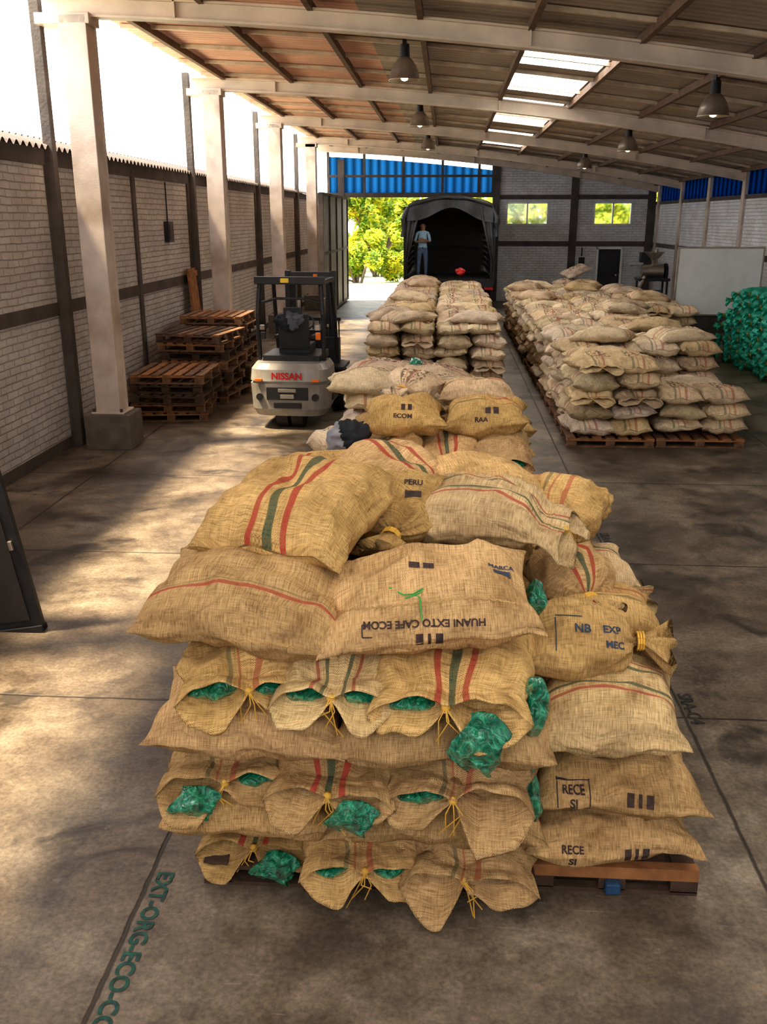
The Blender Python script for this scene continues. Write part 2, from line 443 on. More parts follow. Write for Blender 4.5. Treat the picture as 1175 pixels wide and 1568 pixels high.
# ------------------------------------------------------------------ room materials
def floor_mat():
    m, nt, b = newmat('stained_concrete')
    tc = nd(nt, 'ShaderNodeTexCoord'); P = tc.outputs['Object']
    n1 = nd(nt, 'ShaderNodeTexNoise', {'Vector': P, 'Scale': .9, 'Detail': 9.0, 'Roughness': .62, 'Distortion': .4})
    n2 = nd(nt, 'ShaderNodeTexNoise', {'Vector': P, 'Scale': 3.5, 'Detail': 8.0, 'Roughness': .7})
    n3 = nd(nt, 'ShaderNodeTexNoise', {'Vector': P, 'Scale': 40.0, 'Detail': 5.0, 'Roughness': .7})
    c = ramp(nt, n1.outputs[0], [(.32, (.075, .057, .040)), (.47, (.165, .130, .096)), (.60, (.26, .215, .162)), (.75, (.36, .305, .24))])
    c2 = ramp(nt, n2.outputs[0], [(.33, (.42, .39, .37)), (.55, (1.0, .98, .95)), (.72, (1.35, 1.33, 1.28))])
    c = mixc(nt, .9, c, c2, 'MULTIPLY')
    c = mixc(nt, .6, c, ramp(nt, n3.outputs[0], [(.35, .5), (.65, 1.4)]), 'MULTIPLY')
    st = nd(nt, 'ShaderNodeTexNoise', {'Vector': P, 'Scale': 1.7, 'Detail': 6.0, 'Roughness': .55, 'Distortion': .8})
    c = mixc(nt, ramp(nt, st.outputs[0], [(.56, 0.0), (.66, .8)]), c, (.038, .031, .026))
    sc = nd(nt, 'ShaderNodeTexNoise', {'Vector': P, 'Scale': 6.0, 'Detail': 10.0, 'Roughness': .8})
    c = mixc(nt, ramp(nt, sc.outputs[0], [(.60, 0.0), (.70, .5)]), c, (.45, .40, .34))
    mp = nd(nt, 'ShaderNodeMapping', {'Vector': P, 'Scale': (.8, 9, 1), 'Rotation': (0, 0, .9)})
    scr = nd(nt, 'ShaderNodeTexNoise', {'Vector': mp.outputs[0], 'Scale': 3.0, 'Detail': 6.0, 'Roughness': .7})
    c = mixc(nt, ramp(nt, scr.outputs[0], [(.64, 0.0), (.70, .4)]), c, (.40, .35, .28))
    sep = nd(nt, 'ShaderNodeSeparateXYZ', {'Vector': P})
    wb = nd(nt, 'ShaderNodeTexNoise', {'Vector': P, 'Scale': 8.0, 'Detail': 3.0})
    wob = mth(nt, 'MULTIPLY', mth(nt, 'SUBTRACT', wb.outputs[0], .5), .02)
    def joint(co, o, sp):
        a = mth(nt, 'DIVIDE', mth(nt, 'SUBTRACT', mth(nt, 'ADD', co, wob), o), sp)
        fr = mth(nt, 'ABSOLUTE', mth(nt, 'SUBTRACT', mth(nt, 'FRACT', mth(nt, 'ADD', a, .5)), .5))
        d = mth(nt, 'MULTIPLY', fr, sp)
        return nd(nt, 'ShaderNodeMapRange', {0: d, 1: .014, 2: .006, 3: 0.0, 4: 1.0}).outputs[0]
    j = mth(nt, 'MAXIMUM', joint(sep.outputs[0], -1.31, 2.82), joint(sep.outputs[1], 5.04, 2.62))
    c = mixc(nt, mth(nt, 'MULTIPLY', j, .85), c, (.025, .02, .016))
    nt.links.new(c, b.inputs['Base Color'])
    r = ramp(nt, n2.outputs[0], [(.3, .34), (.7, .6)])
    nt.links.new(r, b.inputs['Roughness'])
    b.inputs['Specular IOR Level'].default_value = .4
    hh = mth(nt, 'SUBTRACT', mth(nt, 'MULTIPLY', n3.outputs[0], .25), j)
    bp = nd(nt, 'ShaderNodeBump', {'Height': hh, 'Strength': .5, 'Distance': .008})
    nt.links.new(bp.outputs[0], b.inputs['Normal'])
    return m

def brick_mat(name, axis, col=(.70, .67, .64), mort=.70):
    m, nt, b = newmat(name)
    tc = nd(nt, 'ShaderNodeTexCoord'); sep = nd(nt, 'ShaderNodeSeparateXYZ', {'Vector': tc.outputs['Object']})
    wn = nd(nt, 'ShaderNodeTexNoise', {'Vector': tc.outputs['Object'], 'Scale': 3.0, 'Detail': 2.0})
    wz = mth(nt, 'MULTIPLY_ADD', wn.outputs[0], .03, sep.outputs[2])
    cb = nd(nt, 'ShaderNodeCombineXYZ', {0: sep.outputs[axis], 1: wz})
    br = nd(nt, 'ShaderNodeTexBrick', {'Vector': cb.outputs[0], 'Scale': 1.0, 'Brick Width': .27, 'Row Height': .085, 'Mortar Size': .010, 'Mortar Smooth': .8,
            'Color1': (col[0], col[1], col[2], 1), 'Color2': (col[0] * .9, col[1] * .88, col[2] * .87, 1), 'Mortar': (col[0] * mort, col[1] * mort * .97, col[2] * mort * .95, 1)})
    n = nd(nt, 'ShaderNodeTexNoise', {'Vector': tc.outputs['Object'], 'Scale': 1.6, 'Detail': 8.0, 'Roughness': .7})
    c = mixc(nt, .7, br.outputs[0], ramp(nt, n.outputs[0], [(.3, (.65, .61, .58)), (.6, (1, 1, 1))]), 'MULTIPLY')
    n4 = nd(nt, 'ShaderNodeTexNoise', {'Vector': tc.outputs['Object'], 'Scale': 18.0, 'Detail': 6.0, 'Roughness': .7})
    c = mixc(nt, ramp(nt, n4.outputs[0], [(.62, 0.0), (.70, .55)]), c, (.33, .24, .19))
    nt.links.new(c, b.inputs['Base Color']); b.inputs['Roughness'].default_value = .8
    h = mth(nt, 'ADD', mth(nt, 'MULTIPLY', br.outputs[1], -1.0), mth(nt, 'MULTIPLY', n4.outputs[0], 1.4))
    bp = nd(nt, 'ShaderNodeBump', {'Height': h, 'Strength': .9, 'Distance': .018})
    nt.links.new(bp.outputs[0], b.inputs['Normal'])
    return m

def sheet_mat(name, col, axis=1, freq=.17, bump=.6, rough=.7):
    m, nt, b = newmat(name)
    tc = nd(nt, 'ShaderNodeTexCoord'); sep = nd(nt, 'ShaderNodeSeparateXYZ', {'Vector': tc.outputs['Object']})
    s = mth(nt, 'SINE', mth(nt, 'MULTIPLY', sep.outputs[axis], 2 * PI / freq))
    n = nd(nt, 'ShaderNodeTexNoise', {'Vector': tc.outputs['Object'], 'Scale': .8, 'Detail': 7.0, 'Roughness': .65})
    c = ramp(nt, n.outputs[0], [(.3, tuple(x * .7 for x in col)), (.7, tuple(x * 1.2 for x in col))])
    c = mixc(nt, .3, c, ramp(nt, mth(nt, 'MULTIPLY_ADD', s, .5, .5), [(0, .5), (1, 1.1)]), 'MULTIPLY')
    nt.links.new(c, b.inputs['Base Color']); b.inputs['Roughness'].default_value = rough
    bp = nd(nt, 'ShaderNodeBump', {'Height': s, 'Strength': bump, 'Distance': .03})
    nt.links.new(bp.outputs[0], b.inputs['Normal'])
    return m

def translucent(name, col, axis=None, freq=.1, strength=.9):
    m, nt, b = newmat(name)
    out = nt.nodes['Material Output']
    tl = nd(nt, 'ShaderNodeBsdfTranslucent', {'Color': (*col, 1)})
    df = nd(nt, 'ShaderNodeBsdfDiffuse', {'Color': (*[c * .6 for c in col], 1)})
    if axis is not None:
        tc = nd(nt, 'ShaderNodeTexCoord'); sep = nd(nt, 'ShaderNodeSeparateXYZ', {'Vector': tc.outputs['Object']})
        s = mth(nt, 'MULTIPLY_ADD', mth(nt, 'SINE', mth(nt, 'MULTIPLY', sep.outputs[axis], 2 * PI / freq)), .5, .5)
        cc = mixc(nt, s, tuple(c * .25 for c in col), col)
        nt.links.new(cc, tl.inputs[0])
    mx = nd(nt, 'ShaderNodeMixShader', {0: strength, 1: df.outputs[0], 2: tl.outputs[0]})
    nt.links.new(mx.outputs[0], out.inputs[0])
    return m

M_floor = floor_mat()
M_brickL = brick_mat('white_brick_side', 1)
M_brickB = brick_mat('white_brick_end', 0, (.86, .87, .88), .85)
M_band = pmat('dark_concrete_band', (.10, .082, .072), .8, ns=3, amt=.3, bump=.4, bs=25)
M_pillar = pmat('cream_painted_steel', (.58, .49, .42), .45, ns=4, amt=.12, bump=.1, dirt=(.32, .22, .15))
M_beam = pmat('beam_paint', (.66, .55, .44), .55, ns=2, amt=.2, bump=.1)
M_roofL = sheet_mat('roof_sheet_warm_bounce', (.86, .50, .36))  # warm bounce light off the sunlit floor, painted into the left sheets
M_roofR = sheet_mat('roof_sheet_grey', (.46, .385, .31))
M_purlin = pmat('purlin_brown', (.16, .095, .055), .7, ns=5)
M_batten = pmat('batten', (.55, .45, .34), .6, ns=5)
M_skyl = translucent('skylight_polycarbonate', (.95, .97, 1.0), strength=.95)
M_blue = translucent('blue_translucent_sheet', (.012, .10, .28), axis=0, freq=.30, strength=.85)
M_blueR = translucent('blue_translucent_sheet_side', (.02, .11, .28), axis=1, freq=.4, strength=.8)
M_black = pmat('black_metal', (.02, .02, .022), .45, ns=8, amt=.3, bump=.05)
M_grey = pmat('grey_concrete', (.15, .125, .10), .8, ns=5, bump=.3)
M_white = pmat('white_panel', (.82, .82, .80), .4, ns=3, amt=.06, bump=0)
M_wood = pmat('pallet_wood', (.19, .10, .05), .8, ns=7, amt=.45, bump=.3, bs=30)
M_woodd = pmat('pallet_wood_dark', (.08, .047, .03), .85, ns=7, amt=.45, bump=.3, bs=30)
M_woodo = pmat('pallet_wood_orange', (.34, .15, .055), .75, ns=7, amt=.35, bump=.3, bs=30)
M_fgreen = pmat('floor_paint_green', (.010, .075, .058), .6, ns=25, amt=.7, bump=0)
M_fblack = pmat('floor_paint_black', (.018, .018, .018), .6, ns=25, amt=.6, bump=0)

def rzf(x):
    t = x + 4.4
    return 5.45 - .04 * t - .0065 * t * t

XL, XR, YB, YF = -4.95, 7.35, 34.7, -2.6
b = MB(); b.span((XL - .1, YF - 4, -.15), (XR + .1, YB + .1, 0)); b.build('floor', M_floor)
M_ground = pmat('outside_dust_ground', (.70, .66, .52), .9, ns=2, amt=.2, bump=.3, dirt=(.38, .46, .14))
b = MB(); b.span((-60, -40, -.35), (60, 120, -.16)); b.span((-25, YB + .12, -.155), (30, 60, -.05)); b.build('ground', M_ground)

b = MB()
b.span((XL - .2, YF - 1, 0), (XL, YB, 3.62), 0)
b.span((XL - .22, YF - 1, 3.52), (XL + .03, YB, 3.70), 1)
b.span((XL - .02, YF - 1, 1.72), (XL + .025, YB, 1.88), 1)
b.span((XL - .02, YF - 1, 0), (XL + .02, YB, .14), 1)
for k in range(-1, 11):
    y = 5.3 + 3.2 * k
    if y < YB: b.span((XL - .02, y - .07, 0), (XL + .035, y + .07, 3.62), 1)
b.build('wall_left', [M_brickL, M_band])
b = MB()
def cop(a, c):
    y = YF - 1 + a * (YB - YF + 1); x = XL - .32 + c * .42
    return Vector((x, y, 3.86 - .14 * c + .03 * math.sin(y * 2 * PI / .17)))
b.grid(cop, 1500, 2, 0)
def cop2(a, c):
    y = YF - 1 + a * (YB - YF + 1)
    return Vector((XL - .3 + .02 * c, y, 3.68 + c * (.18 + .03 * math.sin(y * 2 * PI / .17))))
b.grid(cop2, 1500, 1, 0)
b.build('trim_wall_coping', sheet_mat('coping_sheet', (.16, .13, .12)))
b = MB(); b.span((XL + .0, 16.45, 2.5), (XL + .09, 16.75, 2.85), 0); b.span((XL + .09, 16.5, 2.55), (XL + .10, 16.7, 2.8), 1); b.cyl((XL + .03, 16.6, 2.85), (XL + .03, 16.6, 3.5), .012, m=0)
b.build('wall_switch_box', [M_black, M_band], bevel=.01)
def wp(b, x0, x1, z0, z1=None, m=0, y0=YB, y1=YB + .2, n=8):
    if z1 is not None: b.span((x0, y0, z0), (x1, y1, z1), m); return
    for i in range(n):
        a = x0 + (x1 - x0) * i / n; c = x0 + (x1 - x0) * (i + 1) / n
        za, zc = rzf(a) - .02, rzf(c) - .02
        b.add([(a, y0, z0), (c, y0, z0), (c, y0, zc), (a, y0, za), (a, y1, z0), (c, y1, z0), (c, y1, zc), (a, y1, za)],
              [(0, 1, 2, 3), (5, 4, 7, 6), (3, 2, 6, 7), (0, 4, 5, 1)], m)
b = MB()
wp(b, XL, -3.75, 0, 3.66); b.span((-3.95, YB - .06, 0), (-3.72, YB + .15, 4.9), 1)
b.build('wall_back', [M_brickB, M_band])
b = MB()
wp(b, 1.75, 2.1, 0, 3.45); wp(b, 2.1, 3.6, 0, 2.68); wp(b, 3.6, 5.2, 0, 3.45); wp(b, 5.2, 6.55, 0, 2.68); wp(b, 6.55, XR, 0, 3.45)
wp(b, 1.75, XR, 3.45, None)
for z0, z1 in ((1.95, 2.12), (3.55, 3.70)):
    b.span((1.75, YB - .04, z0), (XR, YB, z1), 1)
for x in (4.5, 7.2): b.span((x - .13, YB - .08, 0), (x + .13, YB + .1, rzf(x) - .1), 1)
b.span((1.6, YB - .08, 0), (1.85, YB + .1, rzf(1.6) - .1), 1)
b.build('wall_back', [M_brickB, M_band])
b = MB(); b.span((-4.9, YB - .05, 3.62), (1.75, YB + .15, 3.78), 0); b.build('trim_door_lintel', [M_band])
b = MB()
def bl(a, c):
    x = -4.3 + a * 5.9; top = rzf(x) - .45
    return Vector((x, YB + .05 + .02 * math.sin(x * 2 * PI / .2), 3.78 + c * (top - 3.78)))
b.grid(bl, 180, 1, 0, False)
for x in (-4.3, -3.0, -1.6, -.2, 1.1, 1.6): b.span((x - .045, YB, 3.7), (x + .045, YB + .08, rzf(x) - .1), 1)
b.span((-4.3, YB - .02, 4.30), (1.7, YB + .03, 4.38), 1)
b.build('window_1', [M_blue, M_band])
M_glass, nt, bb = newmat('window_glass'); bb.inputs['Transmission Weight'].default_value = 1; bb.inputs['Roughness'].default_value = .05; bb.inputs['Base Color'].default_value = (.95, .98, .9, 1)
for k, (x0, x1) in enumerate(((2.1, 3.6), (5.2, 6.55))):
    b = MB(); w = .05
    for xx in (x0 + w / 2, (x0 + x1) / 2, x1 - w / 2): b.span((xx - w / 2, YB - .02, 2.68), (xx + w / 2, YB + .1, 3.45), 0)
    for zz in (2.70, 3.43): b.span((x0, YB - .02, zz - w / 2), (x1, YB + .1, zz + w / 2), 0)
    b.span((x0, YB + .04, 2.68), (x1, YB + .05, 3.45), 1)
    b.build('window_%d' % (k + 2), [M_white, M_glass])
b = MB(); b.span((5.45, YB - .06, 0), (6.25, YB - .01, 1.85), 0)
for xx in (5.42, 6.28): b.span((xx - .04, YB - .09, 0), (xx + .04, YB, 1.9), 1)
b.span((5.38, YB - .09, 1.85), (6.32, YB, 1.93), 1); b.cyl((6.12, YB - .1, .95), (6.12, YB - .06, .95), .03, m=1)
b.span((5.55, YB - .075, .2), (6.15, YB - .06, .85), 2); b.span((5.55, YB - .075, 1.05), (6.15, YB - .06, 1.7), 2)
b.build('door_1', [M_black, M_white, pmat('door_panel', (.03, .03, .035), .4)])
b = MB(); y_ = YB - .01; b.span((4.72, y_ - .1, 1.3), (5.0, y_, 1.6), 0); b.span((4.75, y_ - .12, 1.33), (4.97, y_ - .1, 1.57), 1); b.cyl((4.86, y_ - .05, 1.6), (4.86, y_ - .05, 1.9), .02, m=1)
b.build('electric_meter_box', [M_white, M_black], bevel=.01)
b = MB(); b.span((6.5, YB - .2, 1.32), (7.05, YB, 1.38), 0); b.span((6.55, YB - .15, 1.2), (6.6, YB, 1.32), 0); b.span((6.95, YB - .15, 1.2), (7.0, YB, 1.32), 0)
b.build('wall_shelf', [M_white])
b = MB()
b.span((XR, YF - 1, 0), (XR + .2, YB + .2, 3.42), 0)
b.span((XR - .03, YF - 1, 1.95), (XR + .02, YB, 2.08), 1)
b.span((XR - .03, YF - 1, 3.36), (XR + .2, YB, 3.46), 1)
for k in range(-1, 11):
    y = 5.3 + 3.2 * k
    if y < YB: b.span((XR - .06, y - .12, 0), (XR + .02, y + .12, 4.0), 2)
b.build('wall_right', [brick_mat('white_brick_right', 1, (.9, .9, .92), .88), M_band, M_pillar])
b = MB(); b.span((XR + .05, YF - 1, 3.46), (XR + .07, YB, rzf(XR) + .02), 0); b.build('window_4', [M_blueR])
b = MB(); b.span((XL, YF - .2, 0), (XR, YF, 2.7), 0); b.span((XL, YF - .22, 2.7), (XR, YF + .02, 2.85), 1)
b.build('wall_front_light_block', [M_brickB, M_band])  # unseen wall behind the camera, added to cut the frontal fill light

b = MB()
sky = [(-.5, 1.5), (2.2, 4.8), (5.9, 8.3), (12.9, 14.7), (15.5, 17.5), (18.5, 19.9), (20.9, 22.9), (25.0, 26.4), (27.4, 29.3)]  # first three openings are unseen, added to light the front pile from above
ys = sorted(set([YF] + [v for s_ in sky for v in s_] + [YB + .4]))
xs = [-4.62, -3.9, -3.2, -2.5, -1.8, -1.1, -.4, .3, .92, 1.5, 2.12, 2.8, 3.5, 4.2, 4.9, 5.6, 6.3, 7.0, XR + .5]
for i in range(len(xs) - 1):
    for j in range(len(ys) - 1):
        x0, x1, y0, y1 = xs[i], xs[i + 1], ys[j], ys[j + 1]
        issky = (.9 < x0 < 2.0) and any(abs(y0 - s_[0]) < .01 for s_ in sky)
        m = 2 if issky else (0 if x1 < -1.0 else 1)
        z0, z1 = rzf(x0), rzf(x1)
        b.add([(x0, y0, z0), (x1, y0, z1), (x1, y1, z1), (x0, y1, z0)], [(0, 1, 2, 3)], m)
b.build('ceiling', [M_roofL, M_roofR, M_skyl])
b = MB()
BY = [-1.1, 5.3, 11.7, 18.2, 24.6, 31.0, 34.5]
def hbar(b, y0, y1, o0, o1, m, xa=-4.75, xb=XR, n=26):
    for i in range(n):
        x0 = xa + (xb - xa) * i / n; x1 = xa + (xb - xa) * (i + 1) / n
        za, zc = rzf(x0), rzf(x1)
        b.add([(x0, y0, za + o0), (x1, y0, zc + o0), (x1, y0, zc + o1), (x0, y0, za + o1),
               (x0, y1, za + o0), (x1, y1, zc + o0), (x1, y1, zc + o1), (x0, y1, za + o1)],
              [(0, 1, 2, 3), (5, 4, 7, 6), (3, 2, 6, 7), (0, 4, 5, 1), (0, 3, 7, 4), (1, 5, 6, 2)], m)
for y in BY:
    hbar(b, y - .03, y + .03, -.29, -.10, 0)
    hbar(b, y - .09, y + .09, -.31, -.285, 0)
    hbar(b, y - .09, y + .09, -.115, -.09, 0)
    for x in (-3.2, .9, 4.6):
        b.span((x - .01, y - .09, rzf(x) - .29), (x + .01, y + .09, rzf(x) - .10), 0)
b.build('trim_roof_beams', [M_beam])
b = MB()
for i in range(10):
    x = -4.15 + 1.265 * i
    z = rzf(x); b.span((x - .035, YF, z - .12), (x + .035, YB + .2, z - .02), 0)
for j in range(0, 26):
    y = YF + .4 + j * 1.45
    hbar(b, y - .03, y + .03, -.06, -.01, 1, -4.55, 7.25, 14)
b.build('trim_roof_purlins', [M_purlin, M_batten])
for y in BY[:-1]:
    b = MB(); x = -4.38
    zt = rzf(x) - .3
    b.span((x - .16, y - .17, .45), (x + .16, y - .11, zt), 0)
    b.span((x - .16, y + .11, .45), (x + .16, y + .17, zt), 0)
    b.span((x - .15, y - .12, .45), (x + .15, y + .12, zt), 0)
    b.span((x - .30, y - .26, 0), (x + .30, y + .26, .46), 1)
    b.span((x - .22, y - .2, .46), (x + .22, y + .2, .49), 0)
    for sx in (-.18, .18):
        b.cyl((x + sx, y - .18, .49), (x + sx, y - .18, .53), .02, m=2)
    b.span((x - .45, y - .17, zt - .10), (x + .2, y + .17, zt + .02), 0)
    b.span((x - .55, y - .06, 0), (x - .43, y + .06, zt + .3), 2)
    b.build('pillar', [M_pillar, M_grey, M_band], bevel=.008)

M_leaf = sheet_mat('door_leaf_metal', (.16, .13, .11), axis=1, freq=.25, bump=.8, rough=.5)
b = MB(); b.span((-3.68, 27.6, .05), (-3.62, 34.5, 3.6), 0)
for y in (27.6, 29.3, 31.1, 32.8, 34.45): b.span((-3.72, y - .04, .05), (-3.58, y + .04, 3.6), 1)
for z in (.1, 1.9, 3.58): b.span((-3.71, 27.6, z - .04), (-3.59, 34.5, z + .04), 1)
b.build('door_2', [M_leaf, M_band])

M_alu = pmat('lamp_aluminium', (.46, .40, .33), .35, .8, ns=5, bump=0)
M_bulb, nt, bb = newmat('lamp_bulb'); bb.inputs['Emission Color'].default_value = (1, .75, .4, 1); bb.inputs['Emission Strength'].default_value = 6; bb.inputs['Base Color'].default_value = (1, .9, .7, 1)
for (x, y) in ((-.60, 13.15), (-.58, 19.5), (-.55, 25.8), (3.42, 13.15), (3.5, 19.5), (3.55, 25.8), (3.5, 6.8), (-.68, 6.8)):
    z = rzf(x) - .45
    b = MB()
    b.cyl((0, 0, .30), (0, 0, .45), .012, m=1); b.cyl((0, 0, .14), (0, 0, .30), .07, .06, m=1, n=16)
    b.box((0, 0, .33), (.05, .16, .1), 1)
    b.lathe((0, 0, 0), [(.06, .15), (.10, .12), (.15, .05), (.185, -.03), (.20, -.12), (.215, -.13), (.19, -.125), (.17, -.03), (.13, .05), (.05, .12)], 28, 0)
    b.lathe((0, 0, -.04), [(.001, -.10), (.04, -.085), (.065, -.02), (.05, .06), (.02, .1)], 14, 2)
    b.build('hanging_lamp', [M_alu, M_black, M_bulb], loc=(x, y, z))

# ------------------------------------------------------------------ pallets
def pallet_mesh(name, w=1.15, d=1.4, mats=None, h=.13, seed=1):
    r = random.Random(seed); b = MB()
    for y in (-d / 2 + .05, 0, d / 2 - .05):
        b.box((0, y, h - .035), (w, .09, .02), 1)
        for x in (-w / 2 + .07, 0, w / 2 - .07): b.box((x, y, h / 2 - .012), (.12, .09, h - .055), 0)
        b.box((0, y, .011), (w, .09, .02), 0)
    nb = 7
    for i in range(nb):
        x = -w / 2 + .06 + (w - .12) * i / (nb - 1)
        b.box((x, 0, h - .012), (.11, d, .02), r.choice((0, 1)))
    return b.mesh(name, mats or [M_wood, M_woodo])
PM = pallet_mesh('pallet_far')
def pallet_stack(x, y, n, seed, rotz=0):
    e = empty('wooden_pallet_stack', (x, y, 0)); r = random.Random(seed)
    ms = [pallet_mesh('pallet_a', 1.1, 1.2, [M_woodd, M_wood], .14, 3), pallet_mesh('pallet_b', 1.1, 1.2, [M_wood, M_woodo], .14, 4), pallet_mesh('pallet_c', 1.1, 1.2, [M_woodd, M_woodd], .14, 5)]
    for i in range(n):
        inst('pallet_%d' % i, ms[r.choice((0, 0, 1, 2)) if i % 4 else 1], e, (r.uniform(-.06, .06), r.uniform(-.07, .07), i * .142), (0, 0, rotz + r.uniform(-.10, .10)))
pallet_stack(-4.10, 13.75, 5, 1, .08)
pallet_stack(-4.05, 15.2, 8, 2, -.05)
pallet_stack(-4.05, 16.6, 9, 5, .06)
b = MB(); b.box((0, 0, 1.0), (.04, .5, 2.0), 0)
for z in (.1, 1.0, 1.9): b.box((.035, 0, z), (.03, .52, .1), 0)
b.build('wooden_board', [M_woodo], loc=(-4.66, 17.62, 0.01), rot=(0, -.09, 0))
b = MB(); b.span((-1.1, 0, 0), (0, .05, 1.9), 0); b.span((-1.02, -.012, .1), (-.08, 0, 1.8), 1)
b.span((-.07, -.03, .65), (-.04, 0, .72), 2); b.span((-1.1, -.02, 0), (0, .07, .05), 0)
b.build('steel_door_panel', [M_black, pmat('cabinet_face', (.035, .03, .03), .4), M_alu], bevel=.006, loc=(-2.90, 5.96, .01), rot=(0, -.16, .0))

# ------------------------------------------------------------------ distant stacked sacks
FM = []
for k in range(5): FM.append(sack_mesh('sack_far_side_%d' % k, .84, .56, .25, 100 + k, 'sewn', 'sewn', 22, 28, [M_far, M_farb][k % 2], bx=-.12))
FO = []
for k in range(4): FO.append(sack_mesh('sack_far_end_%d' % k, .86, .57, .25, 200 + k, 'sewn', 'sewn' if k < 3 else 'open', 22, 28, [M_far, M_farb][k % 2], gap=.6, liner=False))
def far_stack(cx, y0, layers, seed, top_extra=True):
    r = random.Random(seed)
    e = empty('coffee_sack_pallet', (cx, y0 + .7, 0))
    inst('pallet', PM, e, (0, 0, 0))
    z = .13 + .115
    for l in range(layers):
        jit = lambda a: r.uniform(-a, a)
        if l % 2 == 0:
            for sx in (-.28, .28):
                inst('sack', r.choice(FO), e, (sx + jit(.04), -.27 + jit(.04), z + jit(.01)), (jit(.05), jit(.05), -PI / 2 + jit(.1)), (1, 1, 1))
            inst('sack', r.choice(FM), e, (jit(.03), .42, z), (0, 0, jit(.06)), (1.25, 1, 1))
        else:
            inst('sack', r.choice(FM), e, (-.27 + jit(.04), -.42 + jit(.04), z), (jit(.06), 0, PI / 2 * r.choice((0, 2)) + jit(.1)), (.70, 1.0, 1))
            inst('sack', r.choice(FO), e, (.30 + jit(.04), -.40 + jit(.04), z), (jit(.06), 0, -PI / 2 + jit(.1)), (.70, .95, 1))
            for sx in (-.28, .28):
                inst('sack', r.choice(FM), e, (sx + jit(.03), .26 + jit(.03), z), (0, jit(.04), PI / 2 + jit(.06)), (1, 1, 1))
        z += .205
    if top_extra:
        for k in range(r.choice((1, 1, 2))):
            inst('sack', r.choice(FM), e, (jit(.2), -.3 + .55 * k + jit(.08), z - .02), (jit(.1), jit(.1), jit(.6)), (1.0, 1.0, 1.0))
rr = random.Random(77)
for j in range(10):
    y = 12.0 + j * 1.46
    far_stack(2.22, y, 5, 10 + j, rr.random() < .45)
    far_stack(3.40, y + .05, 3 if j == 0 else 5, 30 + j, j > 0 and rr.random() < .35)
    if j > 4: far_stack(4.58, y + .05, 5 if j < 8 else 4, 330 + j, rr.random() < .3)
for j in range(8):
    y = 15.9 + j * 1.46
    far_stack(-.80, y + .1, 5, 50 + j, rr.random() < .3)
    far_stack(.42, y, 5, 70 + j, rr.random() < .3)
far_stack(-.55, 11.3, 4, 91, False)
M_gs = pmat('green_woven_sack', (.02, .36, .24), .5, ns=10, amt=.4, bump=.3, bs=60)
GM = [sack_mesh('green_sack_%d' % k, .80, .5, .24, 300 + k, 'sewn', 'tied', 20, 24, M_gs) for k in range(2)]
e = empty('green_sack_pile', (6.35, 19.3, 0)); r = random.Random(4)
for l in range(8):
    n = 6 - (l > 4) - (l > 6)
    for j in range(n):
        for i in range(2):
            inst('sack', r.choice(GM), e, (.02 + .38 * i + r.uniform(-.04, .04) + (.04 if l > 3 else 0), -1.9 + j * .62 + l * .08 + r.uniform(-.05, .05), .12 + l * .19), (r.uniform(-.1, .1), r.uniform(-.08, .08), PI + r.uniform(-.25, .25)), (.80, 1, 1))
b = MB(); b.box((0, 0, 1.5), (1.92, .05, 1.5), 0)
for s_ in (-1, 1): b.box((s_ * .96, 0, 1.13), (.04, .07, 2.26), 1); b.box((s_ * .94, 0, .03), (.06, .5, .06), 1)
b.box((0, 0, 2.26), (1.96, .07, .04), 1); b.box((0, 0, .74), (1.96, .07, .04), 1); b.box((0, .02, .40), (1.88, .03, .66), 2)
b.build('whiteboard', [M_white, M_alu, M_band], loc=(6.30, 22.3, 0), bevel=.005)
b = MB()
for xx in (-.4, .4):
    for yy in (-.3, .3): b.box((xx, yy, .55), (.06, .06, 1.1), 0)
b.box((0, 0, 1.1), (.95, .75, .08), 0); b.box((0, 0, .45), (.9, .7, .06), 0)
b.cyl((-.35, 0, 1.35), (.3, 0, 1.35), .2, n=20, m=1); b.lathe((0, 0, 1.55), [(.05, 0), (.07, .1), (.3, .35), (.31, .37), (.28, .36), (.05, .1)], 20, 1)
b.cyl((.35, 0, 1.3), (.42, 0, 1.3), .28, n=24, m=0); b.cyl((-.1, -.2, .65), (.25, -.2, .65), .14, n=16, m=2); b.tube([(-.3, -.3, 1.2), (-.45, -.4, .9), (-.5, -.4, .3)], .05, 8, 1)
b.box((-.25, .1, 1.75), (.3, .3, .3), 0); b.cyl((.1, .2, 1.5), (.1, .2, 2.0), .06, n=10, m=1)
b.build('coffee_hulling_machine', [M_black, M_alu, pmat('motor_paint', (.1, .16, .2), .5)], loc=(6.4, 29.8, 0), bevel=.01)
e = empty('burlap_sack_heap', (4.0, 29.5, 0)); r = random.Random(9)
for l in range(5):
    for i in range(3 - (l > 2)): inst('sack', r.choice(FM), e, (-.6 + i * .6 + l * .06, r.uniform(-.1, .1), .13 + l * .22), (0, r.uniform(-.1, .1), PI / 2 + r.uniform(-.2, .2)))
inst('sack', FO[0], e, (0, 0, 1.35), (.2, -.3, 0.4))

